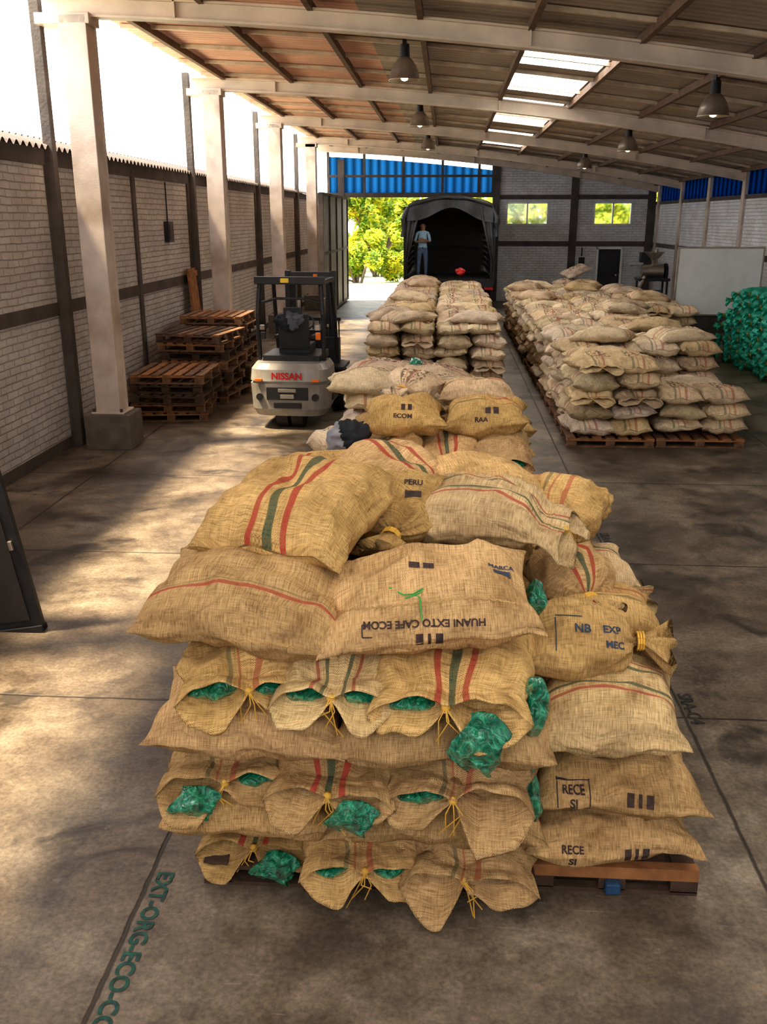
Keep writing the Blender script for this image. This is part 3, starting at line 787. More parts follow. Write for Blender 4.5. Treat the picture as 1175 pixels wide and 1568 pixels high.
# ------------------------------------------------------------------ front pile
def S(parent, nm, L, W, H, loc, rotz=0, e0='sewn', e1='sewn', mat=None, seed=0, rx=0, ry=0, hi=True, **kw):
    me = sack_mesh(nm, L, W, H, seed, e0, e1, 48 if hi else 26, 80 if hi else 32, mat or M_bur, **kw)
    return inst(nm, me, parent, loc, (rx, ry, rotz))
DX = .06
F = empty('coffee_sack_pile', (0, 0, 0))
TC = -PI / 2
def mouth(x, z, yf, W=.52, seed=0, mat=None, spill=0, L=.8, rot=0, gap=1.0, H=.25, ry=.06, nm='sack_open_end', side=0, liner=True):
    return S(F, nm, L, W, H, (x + DX, yf + L / 2 + .10, z), TC + rot, 'sewn', 'open', mat, seed, 0, ry, spill=spill, gap=gap, side=side, liner=liner)
inst('pallet', pallet_mesh('pallet_front', 1.5, 1.3, [M_woodd, M_woodd]), F, (-.36 + DX, 4.05, 0))
# local +Y of an open sack points to world +X after the -90 degree turn
mouth(-.88, .21, 3.42, .52, 1, M_rgr, gap=.8, spill=1, side=1)
mouth(-.42, .22, 3.28, .54, 2, M_two, rot=.05, gap=1.1)
mouth(.10, .22, 3.25, .58, 3, M_two, rot=-.04, gap=1.3)
S(F, 'sack_side', .82, .56, .27, (-.85 + DX, 3.58, .41), .03, mat=M_bur, seed=4, bx=-.1, rx=.08)
S(F, 'sack_side', .94, .56, .27, (-.06 + DX, 3.56, .42), -.02, mat=M_red, seed=5, bx=-.12, rx=.06)
mouth(-.98, .63, 3.30, .56, 6, M_two, spill=1, rot=.10, gap=1.15, side=-1)
mouth(-.48, .64, 3.22, .54, 7, M_rgr, spill=1, gap=1.0, rot=-.06, side=1)
mouth(.08, .65, 3.21, .62, 8, M_two, rot=-.05, gap=1.5)
S(F, 'sack_side', .84, .57, .28, (-.88 + DX, 3.55, .84), .02, mat=M_bur, seed=9, rx=.10, bx=-.12)
S(F, 'sack_side', .92, .57, .28, (-.04 + DX, 3.54, .84), -.03, mat=M_bur, seed=10, rx=.10, bx=-.1)
mouth(-.93, 1.07, 3.30, .58, 11, M_two, rot=.18, gap=1.5)
mouth(-.45, 1.08, 3.26, .50, 12, M_wide, gap=1.2)
mouth(.04, 1.08, 3.21, .64, 13, M_rgr, spill=2, rot=-.06, gap=1.7, side=1)
s6a = S(F, 'sack_side', .88, .66, .31, (-.88 + DX, 3.66, 1.34), -.10, mat=M_red, seed=14, rx=.18, ry=.03, bx=-.12, by=-.1)
s6b = S(F, 'sack_side', .90, .58, .31, (-.11 + DX, 3.62, 1.35), .07, mat=M_bur, seed=15, rx=.24, ry=-.06, bx=-.08)
s7a = S(F, 'sack_top', .88, .74, .36, (-.72 + DX, 4.10, 1.61), TC - .26, mat=M_rgr, seed=16, ry=.16, bx=-.15, by=-.15)
s7b = S(F, 'sack_top', .50, .42, .30, (-.22 + DX, 4.35, 1.52), -1.9, mat=M_bur, seed=17, e1='tied', ry=.15)
s7c = S(F, 'sack_top', .68, .50, .33, (.14 + DX, 4.32, 1.52), -.30, mat=M_wide, seed=18, rx=.15, bx=-.2, e1='open')
k = 20
for l in range(6):
    z = .22 + l * .215
    for i in range(3):
        S(F, 'sack', .82, .54, .25, (-.9 + .5 * i + DX, 4.75, z), TC, mat=M_two, seed=k, hi=False, e1='sewn'); k += 1
for i, (x, y, z, rzz, m_, e_) in enumerate(((-.75, 5.1, 1.48, .3, M_bur, 'sewn'), (-.32, 4.95, 1.55, -.9, M_rgr, 'tied'), (.12, 4.95, 1.50, .25, M_bur, 'sewn'), (.45, 5.25, 1.30, .5, M_wide, 'sewn'))):
    S(F, 'sack_top', .66, .48, .28, (x + DX, y, z), rzz, mat=m_, seed=40 + i, hi=False, e1=e_, bx=-.15, ry=.05)
pm2 = MB()
pm2.span((-.38, -.65, .075), (.38, -.60, .135), 1); pm2.span((-.38, -.65, .0), (.38, -.60, .02), 0)
for x in (-.32, .0, .32):
    for y in (-.61, 0, .61): pm2.box((x, y, .045), (.12, .08, .06), 0)
for y in (0, .61): pm2.box((0, y, .095), (.76, .09, .03), 0)
for i in range(6): pm2.box((-.32 + .128 * i, .02, .128), (.10, 1.24, .018), 0)
inst('pallet_side', pm2.mesh('pallet_front_b', [M_woodd, M_woodo]), F, (.74 + DX, 4.12, 0))
b = MB(); b.box((0, 0, 0), (.07, .05, .06), 0); b.build('blue_block', [pmat('blue_paint', (.02, .07, .15), .5)], parent=F, loc=(.74 + DX, 3.455, .045), bevel=.01)
r1 = S(F, 'sack_side', .74, .60, .28, (.73 + DX, 3.69, .26), .0, mat=M_bur, seed=50)
r2 = S(F, 'sack_side', .74, .58, .28, (.74 + DX, 3.71, .50), .03, mat=M_bur, seed=51, rx=.1, bx=-.1)
r3 = S(F, 'sack_side', .64, .60, .34, (.70 + DX, 3.73, .80), -.08, mat=M_wide, seed=52, rx=.15, by=-.1)
r4 = S(F, 'sack_tied', .50, .44, .26, (.58 + DX, 3.88, 1.06), -.05, e1='tied', mat=M_bur, seed=53, rx=.15)
for l in range(5):
    z = .22 + l * .19
    S(F, 'sack', .62, .5, .24, (.72 + DX, 4.36, z), 0, mat=M_two, seed=60 + l, hi=False)
    S(F, 'sack', .60, .55, .25, (.70 + DX, 4.95, z + .03), .05 + .15 * (l % 2), mat=M_wide, seed=70 + l, hi=False, e1='tied' if l % 2 else 'sewn')
r5 = S(F, 'sack_tied', .46, .42, .25, (.60 + DX, 4.50, 1.14), -1.3, e1='tied', mat=M_rgr, seed=54, ry=.15)
r6 = S(F, 'sack_tied', .46, .52, .34, (.60 + DX, 4.92, 1.34), -1.9, e1='tied', mat=M_two, seed=55, ry=.25)
def liner(parent, c, s, seed, nm='green_liner'):
    b = MB()
    def fn(a, t):
        th = a * 2 * PI; ph = t * PI
        p = Vector((math.sin(ph) * math.cos(th) * s[0], math.sin(ph) * math.sin(th) * s[1], math.cos(ph) * s[2]))
        k = 1 + .6 * noise.noise(p * 13 + Vector((seed, 0, 0))) + .12 * math.sin(7 * th + ph * 4)
        return Vector(c) + Vector((p.x * k, p.y * k, p.z * (1 + .3 * noise.noise(p * 20))))
    b.grid(fn, 44, 24, 0); return b.build(nm, [M_green], parent=parent)
liner(F, (.40, 3.34, 1.0), (.06, .05, .13), 1); liner(F, (.40, 3.42, .52), (.05, .05, .15), 2)
liner(F, (.43, 3.85, 1.27), (.04, .07, .09), 3); liner(F, (.42, 4.35, 1.45), (.05, .07, .05), 5)

print_on(s6b, [('t', 'HUANI EXTO CAFE ECOM', .042, .02, .0), ('r', .04, .065, .03, .045), ('r', -.04, .065, .03, .045), ('r', .0, .065, .012, .045), ('r', .25, .0, .04, .005), ('r', .25, .05, .04, .005), ('r', .27, .025, .005, .05)],
         (-.10 + DX, 3.36, 1.355), (-1, -.07, -.03), (0, -.35, -1), parent=F)
print_on(s6b, [('t', 'MARCA', .032, 0, 0.05), ('r', 0, 0, .07, .05), ], (.20 + DX, 3.6, 1.49), (1, .07, 0), (0, 1, .2), mat=M_inkblue, parent=F)
print_on(s6b, [('r', 0, 0, .045, .04), ('r', .06, 0, .045, .04)], (-.17 + DX, 3.6, 1.49), (1, .07, 0), (0, 1, .2), parent=F)
print_on(s6b, stitches(40, -.36, .36, lambda x: .012 * math.sin(x * 9) - .10 * x * x), (-.10 + DX, 3.42, 1.42), (1, .07, .03), (0, .7, 1), mat=M_stitch, name='seam_stitching', parent=F)
print_on(s6a, stitches(40, -.38, .38, lambda x: .012 * math.sin(x * 9) - .12 * x * x), (-.90 + DX, 3.38, 1.24), (1, -.10, .0), (0, .4, 1), mat=M_stitch, name='seam_stitching', parent=F)
bpy.context.view_layer.update()
kb = MB()
bv = BVHTree.FromPolygons([s6b.matrix_world @ v.co for v in s6b.data.vertices], [tuple(p.vertices) for p in s6b.data.polygons])
def onb(x, y):
    h = bv.ray_cast(Vector((x, y, 2.2)), Vector((0, 0, -1)), 2)
    return (h[0] + Vector((0, 0, .006))) if h[0] else Vector((x, y, 1.45))
kx = -.17 + DX
kb.tube([onb(kx - .10, 3.50), onb(kx - .04, 3.47), onb(kx, 3.46), onb(kx + .03, 3.42), onb(kx + .04, 3.38)], .0032, 5, 0)
kb.tube([onb(kx, 3.46), onb(kx + .04, 3.48), onb(kx + .03, 3.45), onb(kx - .03, 3.42)], .0032, 5, 0)
kb.build('green_twine_knot', [M_gstring], parent=F)
for rr_, z_ in ((r1, .25), (r2, .51)):
    print_on(rr_, [('t', 'RECE', .042, -.18, .02), ('t', 'SI', .05, -.18, -.03), ('r', .06, 0, .03, .06), ('r', .10, 0, .015, .06), ('r', .14, 0, .03, .06)], (.72 + DX, 3.45, z_), (1, 0, 0), (0, .2, 1), parent=F)
print_on(r2, [('r', -.18, .055, .14, .005), ('r', -.18, -.065, .14, .005), ('r', -.25, 0, .005, .12), ('r', -.11, 0, .005, .12)], (.72 + DX, 3.45, .51), (1, 0, 0), (0, .2, 1), parent=F)
print_on(r4, [('t', 'NB', .055, .0, .03), ('t', 'EXP', .05, .13, .03), ('t', 'MEC', .045, .14, -.04), ('r', -.12, 0, .005, .16), ('r', -.06, .09, .12, .005)], (.58 + DX, 3.75, 1.14), (1, -.05, 0), (0, .6, 1), mat=M_inkblue, parent=F)
print_on(s7b, [('r', 0, 0, .08, .05), ('t', 'PERU', .04, 0, .07)], (-.20 + DX, 4.3, 1.6), (1, 0, 0), (0, .7, 1), parent=F)

# ------------------------------------------------------------------ second pile
F2 = empty('coffee_sack_pile', (0, 7.0, 0))
def S2(nm, L, W, H, loc, **kw):
    me = sack_mesh(nm, L, W, H, kw.pop('seed', 0), kw.pop('e0', 'sewn'), kw.pop('e1', 'sewn'), 34, 44, kw.pop('mat', M_bur), **{k_: v for k_, v in kw.items() if k_ in ('gap', 'spill', 'bx', 'by')})
    return inst(nm, me, F2, (loc[0], loc[1] - 7.0, loc[2]), (kw.get('rx', 0), kw.get('ry', 0), kw.get('rot', 0)))
inst('pallet', PM, F2, (0, 0, 0))
for l in range(6):
    z = .24 + l * .2
    for i in range(3):
        S2('sack', .8, .44, .24, (-.38 + i * .41, 6.85, z), rot=TC, e1='open', seed=400 + l * 3 + i, mat=[M_rgr, M_bur, M_two][(i + l) % 3], gap=1.3)
    for i in range(2): S2('sack', .8, .44, .24, (-.35 + i * .7, 7.6, z), rot=0, seed=430 + l * 3 + i)
p2a = S2('sack_side', .60, .52, .32, (-.30, 6.9, 1.46), seed=460, rot=.05, rx=.1, bx=-.15)
p2b = S2('sack_side', .62, .54, .30, (.32, 6.95, 1.47), seed=461, rot=-.08, mat=M_two, rx=.1, ry=-.08, bx=-.2)
S2('sack_top', .45, .4, .28, (-.25, 7.5, 1.60), seed=462, rot=-2.0, e1='tied', mat=M_farb)
S2('sack_top', .6, .45, .25, (.25, 7.6, 1.52), seed=463, rot=.1, mat=M_wide)
S2('sack_top', .6, .45, .25, (-.75, 7.3, 1.18), seed=464, rot=1.2, mat=M_far)
print_on(p2a, [('r', -.02, .1, .03, .05), ('r', .03, .1, .03, .05), ('t', 'ECOM', .05, -.02, .02)], (-.28, 6.62, 1.5), (1, 0, 0), (0, .5, 1), parent=F2)
print_on(p2b, [('r', 0.05, 0.08, .04, .06), ('r', .11, 0.08, .04, .06), ('t', 'RAA', .05, .0, .0)], (.28, 6.65, 1.5), (1, 0, 0), (0, .5, 1), parent=F2)
liner(F2, (.36, -.74, 1.22), (.07, .05, .05), 8)
F4 = empty('coffee_sack_pile', (0, 5.9, 0))
for l in range(5):
    for i in range(3):
        inst('sack', FM[(i + l) % 4], F4, (-.45 + i * .5, -.02, .14 + l * .215), (0, 0, PI / 2), (1, .95, 1))
F3 = empty('coffee_sack_pile', (0, 9.4, 0)); r = random.Random(3)
inst('pallet', PM, F3, (-.35, 0, 0))
for l in range(6):
    for i in range(3): inst('sack', FM[(i + 2 * l) % 4], F3, (-.75 + i * .48, r.uniform(-.05, .05) - .1, .23 + l * .185), (0, 0, PI / 2 + r.uniform(-.1, .1)), (1, .95, 1))
for i, (x, y, z, a, sc) in enumerate(((-.74, -.25, 1.33, .1, 1.0), (-.1, .0, 1.33, -.3, 1.0), (.08, -.3, 1.27, .3, .9), (-.6, .5, 1.32, .5, .9))):
    inst('sack_top', FM[i], F3, (x, y, z), (.05, .05, a), (sc, sc, sc * 1.1))
liner(F3, (-.3, .1, 1.47), (.06, .06, .06), 9)

def cloth_blob(name, c, s, mats, seed, split=0):
    b = MB()
    def fn(a, t):
        th = a * 2 * PI; ph = t * PI
        p = Vector((math.sin(ph) * math.cos(th) * s[0], math.sin(ph) * math.sin(th) * s[1], math.cos(ph) * s[2]))
        q = p + Vector((seed, seed, 0))
        k = 1 + .45 * noise.noise(q * 6) + .4 * (abs(noise.noise(q * 14)) - .2) + .12 * noise.noise(q * 40)
        return p * k
    b.grid(fn, 48, 32, 0)
    for i, f in enumerate(b.f):
        cc = sum((b.v[j] for j in f), Vector()) / 4
        if cc.x + .3 * cc.z < split: b.m[i] = 1
    return b.build(name, mats, loc=c)
M_blkcloth = pmat('black_cloth', (.015, .017, .022), .8, ns=9, bump=.3)
M_grycloth = pmat('grey_cloth', (.26, .25, .27), .7, ns=9, bump=.3)
cloth_blob('crumpled_jacket', (-.70, 6.68, 1.33), (.15, .13, .13), [M_blkcloth, M_grycloth], 3, -.04)

# ------------------------------------------------------------------ floor lettering
def floor_text(txt, size, x, y, mat, rot):
    me = font_mesh(txt, size, size * .03); me.materials.clear(); me.materials.append(mat)
    o = bpy.data.objects.new('floor_lettering', me); scn.collection.objects.link(o); o.location = (x, y, .004); o.rotation_euler = (0, 0, rot)
floor_text('EXT-ORG-ECO-CO', .105, -1.245, 3.02, M_fgreen, -PI / 2)
floor_text('SRA-C4', .115, 1.565, 5.15, M_fblack, -PI / 2)
floor_text('SRA C3', .115, 1.565, 8.3, M_fblack, -PI / 2)

# ------------------------------------------------------------------ forklift
M_fl = pmat('forklift_silver_paint', (.30, .275, .24), .4, .1, ns=5, amt=.2, bump=.03, dirt=(.16, .125, .09))
M_rub = pmat('rubber', (.025, .023, .022), .85, ns=12, bump=.3)
M_redp = pmat('red_paint', (.55, .02, .02), .4, bump=0)
M_org = pmat('orange_lens', (.85, .2, .02), .3, bump=0)
M_seat = pmat('seat_vinyl', (.02, .02, .022), .55, ns=12, bump=.15)
M_yel = pmat('yellow_label', (.75, .5, .04), .4, bump=0)
b = MB()
def cw(z0, z1, w0, w1, r0, r1, m=0):
    n = 14
    def ring(w, r, z):
        pts = [(-w, .75, z)]
        for i in range(n + 1):
            a = PI + PI * i / n
            pts.append((math.copysign(abs(math.cos(a)) ** .45, math.cos(a)) * w, .32 + r + math.copysign(abs(math.sin(a)) ** .55, math.sin(a)) * .32, z))
        pts.append((w, .75, z)); return pts
    A = ring(w0, r0, z0); B_ = ring(w1, r1, z1); k = len(A)
    b.add(A + B_, [(i, (i + 1) % k, k + (i + 1) % k, k + i) for i in range(k)], m, False)
    b.add(B_, [tuple(range(k))], m); b.add(A, [tuple(range(k))[::-1]], m)
cw(.20, .30, .50, .55, .05, .01); cw(.30, .66, .55, .57, .01, .0); cw(.66, .70, .545, .545, .02, .02); cw(.70, .86, .57, .56, .0, .04); cw(.86, .94, .56, .50, .04, .10)
b.span((-.46, -.012, .70), (-.36, .02, .74), 4); b.span((.36, -.012, .70), (.46, .02, .74), 4)
for x0, x1, z0, z1 in ((-.30, .30, .44, .62), (-.20, .20, .32, .40)):
    b.span((x0, -.006, z0), (x1, .05, z1), 1)
b.span((-.10, -.02, .46), (.10, .03, .52), 0); b.span((-.13, -.02, .55), (.13, .03, .60), 0)
for x in (-.40, .40): b.cyl((x, -.01, .48), (x, .05, .48), .05, n=16, m=1)
b.span((-.53, .6, .28), (.53, 1.75, .62), 0); b.span((-.42, .35, .92), (.42, 1.15, 1.02), 1); b.span((-.53, 1.1, .6), (.53, 1.8, .66), 1)
b.span((-.5, 1.65, .6), (.5, 1.8, 1.12), 1); b.span((-.57, .55, .35), (.57, 1.7, .45), 1)
for x in (-.11, .11): b.cyl((x - .085, .30, .235), (x + .085, .30, .235), .235, n=28, m=2)
b.cyl((-.24, .30, .23), (.24, .30, .23), .08, n=12, m=0)
for sx in (-1, 1):
    b.cyl((sx * .40, 1.62, .33), (sx * .60, 1.62, .33), .33, n=32, m=2); b.cyl((sx * .58, 1.62, .33), (sx * .61, 1.62, .33), .16, n=20, m=0)
    b.box((sx * .52, 1.62, .70), (.2, .72, .05), 1)
for sx in (-1, 1):
    b.tube([(sx * .47, .42, .95), (sx * .47, .36, 1.6), (sx * .44, .42, 2.02)], .032, 8, 1)
    b.tube([(sx * .47, 1.72, .66), (sx * .46, 1.5, 1.4), (sx * .44, 1.30, 2.05)], .032, 8, 1)
    b.span((sx * .44 - .03, .40, 2.0), (sx * .44 + .03, 1.42, 2.06), 1)
for i in range(7): b.span((-.44, .42 + i * .155, 2.01), (.44, .46 + i * .155, 2.06), 1)
b.span((-.5, .34, 2.02), (.5, .44, 2.12), 1); b.span((-.12, .33, 2.04), (.0, .34, 2.10), 6)
b.cyl((.35, .5, 2.06), (.35, .5, 2.15), .03, n=12, m=4)
for sx in (-1, 1): b.box((sx * .40, .36, 1.30), (.07, .05, .10), 4 if sx > 0 else 1); b.box((sx * .40, .33, 1.42), (.07, .05, .07), 3)
b.tube([(-.47, .4, 1.75), (-.2, .38, 1.82), (.2, .38, 1.82), (.47, .4, 1.75)], .02, 6, 1)
b.box((0, .85, 1.08), (.46, .48, .12), 5); b.box((0, .60, 1.34), (.44, .12, .50), 5, rot=(.12, 0, 0)); b.box((0, .56, 1.62), (.26, .09, .12), 5)
for sx in (-1, 1): b.box((sx * .27, .8, 1.25), (.06, .35, .05), 5)
b.cyl((-.0, 1.62, 1.1), (0, 1.35, 1.38), .03, m=1)
pp = [(.16 * math.cos(t * PI / 8), 1.33 + .11 * math.sin(t * PI / 8), 1.38 + .1 * math.sin(t * PI / 8)) for t in range(17)]
b.tube(pp, .015, 6, 1)
for x in (.2, .27, .34): b.tube([(x, 1.6, 1.1), (x, 1.55, 1.3)], .01, 6, 1); b.cyl((x, 1.55, 1.3), (x, 1.55, 1.34), .02, m=3)
for sx in (-1, 1):
    b.span((sx * .36 - .04, 1.95, .1), (sx * .36 + .04, 2.10, 2.12), 1); b.span((sx * .27 - .03, 2.0, .12), (sx * .27 + .03, 2.14, 2.05), 1)
    b.cyl((sx * .2, 2.0, .2), (sx * .2, 2.0, 1.7), .035, m=3); b.span((sx * .25 - .06, 2.25, .04), (sx * .25 + .06, 3.25, .09), 1); b.span((sx * .25 - .06, 2.22, .05), (sx * .25 + .06, 2.27, .6), 1)
for z in (.25, 1.1, 2.0): b.span((-.4, 1.96, z), (.4, 2.06, z + .1), 1)
for z in (.3, .6): b.span((-.5, 2.16, z), (.5, 2.22, z + .1), 1)
for i in range(9): b.span((-.42 + i * .105 - .01, 2.15, .6), (-.42 + i * .105 + .01, 2.18, 1.35), 1)
b.span((-.45, 2.14, 1.33), (.45, 2.19, 1.38), 1)
FLX, FLY = -2.22, 12.75
FLo = b.build('forklift', [M_fl, M_black, M_rub, M_alu, M_org, M_seat, M_yel], bevel=.012, loc=(FLX, FLY, 0), rot=(0, 0, -.04))
me = font_mesh('NISSAN', .13, .005); me.materials.clear(); me.materials.append(M_redp)
o = bpy.data.objects.new('maker_lettering', me); scn.collection.objects.link(o); o.parent = FLo; o.location = (0, -.012, .775); o.rotation_euler = (PI / 2, 0, 0)
o = cloth_blob('draped_jacket', (FLX - .05, FLY + .51, 1.5), (.2, .1, .14), [pmat('jacket_cloth', (.10, .11, .13), .8), M_blkcloth], 8, 0)
o.parent = FLo; o.matrix_parent_inverse = Matrix.Translation((FLX, FLY, 0)).inverted()

# ------------------------------------------------------------------ truck
M_tarp = pmat('tarpaulin', (.06, .062, .065), .4, ns=3, amt=.4, bump=.5, bs=6)
M_slat = pmat('truck_slats', (.04, .035, .03), .7, ns=6)
T = MB(); hw = 1.42; L_ = 7.0
T.span((-hw, 0, .88), (hw, L_, 1.02), 1)
for i in range(14): T.span((-hw + .02 + i * .2, .0, 1.02), (-hw + .2 + i * .2, L_, 1.045), 3)
for sx in (-1, 1):
    for i in range(8): T.span((sx * hw - .03, i * L_ / 7 - .04, 1.0), (sx * hw + .03, i * L_ / 7 + .04, 3.05), 1)
    for z in (1.12, 1.32, 1.52, 1.72, 1.92, 2.12, 2.32): T.span((sx * hw - .02, 0, z), (sx * hw + .02, L_, z + .15), 3)
    T.span((sx * 1.28 - .14, -.06, .72), (sx * 1.28 + .14, -.02, .86), 4)
    T.span((sx * .55 - .05, .2, .55), (sx * .55 + .05, L_ + 1.5, .9), 1)
T.span((-hw, L_ - .05, 1.0), (hw, L_, 3.15), 3)
fz = [(-1.36 + 2.72 * i / 16) for i in range(17)]
T.add([(x, L_ - .02, 3.0) for x in fz] + [(x, L_ - .02, 3.54 - .30 * abs(x / 1.36) ** 2.2) for x in fz], [(i, i + 1, 18 + i, 17 + i) for i in range(16)], 0)
T.span((-hw, -.08, .80), (hw, 0, 1.0), 1); T.span((-1.1, -.02, .45), (1.1, .05, .6), 1)
for y in (1.2, 2.3, 6.9):
    for sx in (-1, 1):
        T.cyl((sx * 1.0, y, .5), (sx * 1.38, y, .5), .5, n=28, m=2); T.cyl((sx * 1.36, y, .5), (sx * 1.4, y, .5), .22, n=16, m=4)
def tp(a, c):
    th = (a - .5) * 2
    y = -.12 + c * (L_ + .2)
    hoop = .05 * math.cos(y * 2 * PI / 1.4)
    if abs(th) < .62:
        x = th / .62 * 1.36; z = 3.50 - .30 * abs(th / .62) ** 2.2 + hoop * .8
    else:
        q = (abs(th) - .62) / .38
        x = math.copysign(1.36 + .13 * min(1, q * 3) + .03 * math.sin(y * 5), th); z = 3.20 - q * .85 + .03 * math.sin(y * 3)
    p = Vector((x, y, z)); p += Vector((.02, 0, .05)) * noise.noise(Vector((x * 2, y * 2, z * 2))); return p
T.grid(tp, 48, 60, 0)
pr = [tp(i / 40, 0) for i in range(41)]
for i in range(40):
    r0 = .07 + .05 * noise.noise(pr[i] * 3); r1_ = .07 + .05 * noise.noise(pr[i + 1] * 3)
    T.cyl(pr[i], pr[i + 1], max(.03, r0), max(.03, r1_), 10, 0)
def flap(sx):
    def f(a, c):
        x = sx * (1.45 - a * .55 * (1 - c * .9)); z = 3.25 - c * 1.9
        return Vector((x, -.1 + .04 * math.sin(a * 12) + .03 * math.sin(c * 9), z))
    return f
T.grid(flap(-1), 12, 16, 0); T.grid(flap(1), 12, 16, 0)
def flapt(a, c):
    x = -1.35 + a * 2.7
    return Vector((x, -.12 - .05 * math.sin(a * 20), 3.46 - .28 * abs(x / 1.36) ** 2.2 - c * (.36 + .12 * math.sin(a * 9))))
T.grid(flapt, 40, 6, 0)
for sx in (-1, 1):
    T.tube([(sx * 1.35, -.05, 1.0), (sx * 1.35, -.05, 3.15)], .04, 8, 1)
T.span((-1.2, L_ + .2, .8), (1.2, L_ + 2.0, 2.6), 5); T.span((-1.1, L_ + .25, 1.7), (1.1, L_ + 2.02, 2.45), 6); T.span((-1.22, L_ + 1.9, .5), (1.22, L_ + 2.1, .9), 1)
T.span((-1.1, 3.2, 1.05), (1.1, 6.5, 1.9), 3)
T.build('cargo_truck', [M_tarp, M_black, M_rub, M_slat, M_redp, M_white, M_glass], loc=(.08, 30.3, 0))
cloth_blob('red_cap', (.42, 27.9, 1.40), (.13, .13, .1), [M_redp, M_redp], 5, -9)

# ------------------------------------------------------------------ man standing in truck
M_skin = pmat('skin', (.32, .17, .10), .55, ns=10, amt=.1, bump=0)
M_shirt = pmat('light_blue_shirt', (.30, .48, .62), .8, ns=8, amt=.15, bump=.2)
M_jean = pmat('jeans', (.09, .13, .22), .85, ns=12, amt=.25, bump=.2)
M_hair = pmat('dark_hair', (.012, .01, .009), .6, ns=20, bump=.4)
M_eye = pmat('eye_dark', (.02, .015, .01), .3, bump=0)
def man():
    V = []; E = []; Rr = []
    def add(p, r, par=None):
        V.append(p); Rr.append(r if isinstance(r, tuple) else (r, r)); i = len(V) - 1
        if par is not None: E.append((par, i))
        return i
    pel = add((0, 0, .90), (.15, .10)); w = add((0, 0, 1.02), (.135, .095), pel); ch = add((0, .0, 1.22), (.165, .11), w); up = add((0, .01, 1.36), (.12, .085), ch)
    nk = add((0, 0, 1.44), .052, up); hb = add((0.005, -.012, 1.51), (.072, .082), nk); hm = add((.01, -.012, 1.585), (.078, .095), hb); ht = add((.01, -.005, 1.645), (.055, .07), hm)
    for s in (-1, 1):
        hp = add((s * .09, 0, .84), .095, pel); kn = add((s * .11, -.02 if s > 0 else .0, .47), .062, hp); sh = add((s * .115, 0.0, .32), .055, kn); an = add((s * .115, .03, .09), .04, sh)
        ft = add((s * .12, -.06, .045), (.045, .04), an); add((s * .13, -.15, .035), (.042, .03), ft)
        sd = add((s * .175, .0, 1.36), .058, up); el = add((s * .235, -.02, 1.10), .042, sd)
        wr = add((s * .02 + (.02 if s < 0 else 0), -.19, 1.14 + s * .03), .028, el); hd = add((s * -.05, -.205, 1.16 + s * .03), (.034, .02), wr)
        for k in range(4):
            f1 = add((s * -.085, -.215 + .006 * k, 1.185 + s * .03 - .017 * k), .0095, hd); f2 = add((s * -(.115 - .004 * abs(k - 1)), -.205 + .006 * k, 1.18 + s * .03 - .018 * k), .0085, f1); add((s * -(.132 - .004 * abs(k - 1)), -.19, 1.178 + s * .03 - .018 * k), .008, f2)
        t1 = add((s * -.045, -.235, 1.19 + s * .03), .010, hd); add((s * -.06, -.24, 1.215 + s * .03), .009, t1)
    me = bpy.data.meshes.new('m'); me.from_pydata(V, E, []); o = bpy.data.objects.new('m', me); scn.collection.objects.link(o)
    o.modifiers.new('s', 'SKIN'); sub = o.modifiers.new('ss', 'SUBSURF'); sub.levels = 2; sub.render_levels = 2
    for i, sv_ in enumerate(me.skin_vertices[0].data): sv_.radius = Rr[i]; sv_.use_root = (i == 0)
    dg = bpy.context.evaluated_depsgraph_get(); dg.update()
    m2 = bpy.data.meshes.new_from_object(o.evaluated_get(dg)); bpy.data.objects.remove(o)
    b = MB(); b.v = [v.co.copy() for v in m2.vertices]
    for p in m2.polygons:
        b.f.append(list(p.vertices)); c = p.center; b.sm.append(True)
        if c.z < .10: mi = 3
        elif c.z < .93: mi = 2
        elif c.z > 1.425: mi = 0
        elif abs(c.x) < .15 and c.y < -.125 and c.z > 1.0: mi = 0
        elif c.y < -.06 and abs(c.x) > .10 and c.z < 1.2: mi = 0
        elif c.z < 1.13 and abs(c.x) > .19: mi = 0
        else: mi = 1
        b.m.append(mi)
    H0 = Vector((.01, -.012, 1.57))
    def hair(a, t):
        th = a * 2 * PI; ph = t * PI * .55
        p = Vector((math.sin(ph) * math.cos(th) * .088, math.sin(ph) * math.sin(th) * .102 + .012, math.cos(ph) * .095 + .01))
        if p.y < -.03: p.z = max(p.z, .055)
        return H0 + p * (1 + .05 * noise.noise(p * 60))
    b.grid(hair, 28, 12, 3)
    b.add([H0 + Vector(p) for p in ((-.012, -.095, -.025), (.012, -.095, -.025), (0, -.122, -.02), (0, -.095, .012), (0, -.10, -.03))], [(0, 2, 3), (2, 1, 3), (0, 4, 2), (4, 1, 2)], 0, True)
    for s in (-1, 1):
        b.lathe(H0 + Vector((s * .03, -.088, .006)), [(.001, -.007), (.01, 0), (.001, .007)], 8, 4)
        b.box(H0 + Vector((s * .03, -.092, .025)), (.028, .01, .006), 3)
        b.lathe(H0 + Vector((s * .083, .0, -.005)), [(.001, -.028), (.011, -.015), (.014, .01), (.001, .028)], 8, 0)
    b.box(H0 + Vector((0, -.088, -.048)), (.042, .012, .009), 5)
    b.box((0, -.095, .925), (.05, .02, .035), 3)
    o = b.build('man_standing', [M_skin, M_shirt, M_jean, M_hair, M_eye, pmat('lips', (.28, .09, .07), .5, bump=0)], loc=(-.78, 30.50, 1.045), rot=(0, 0, .15))
    o.scale = (1.04, 1.04, 1.04)
try: man()
except Exception as ex: print('MAN FAIL', ex)

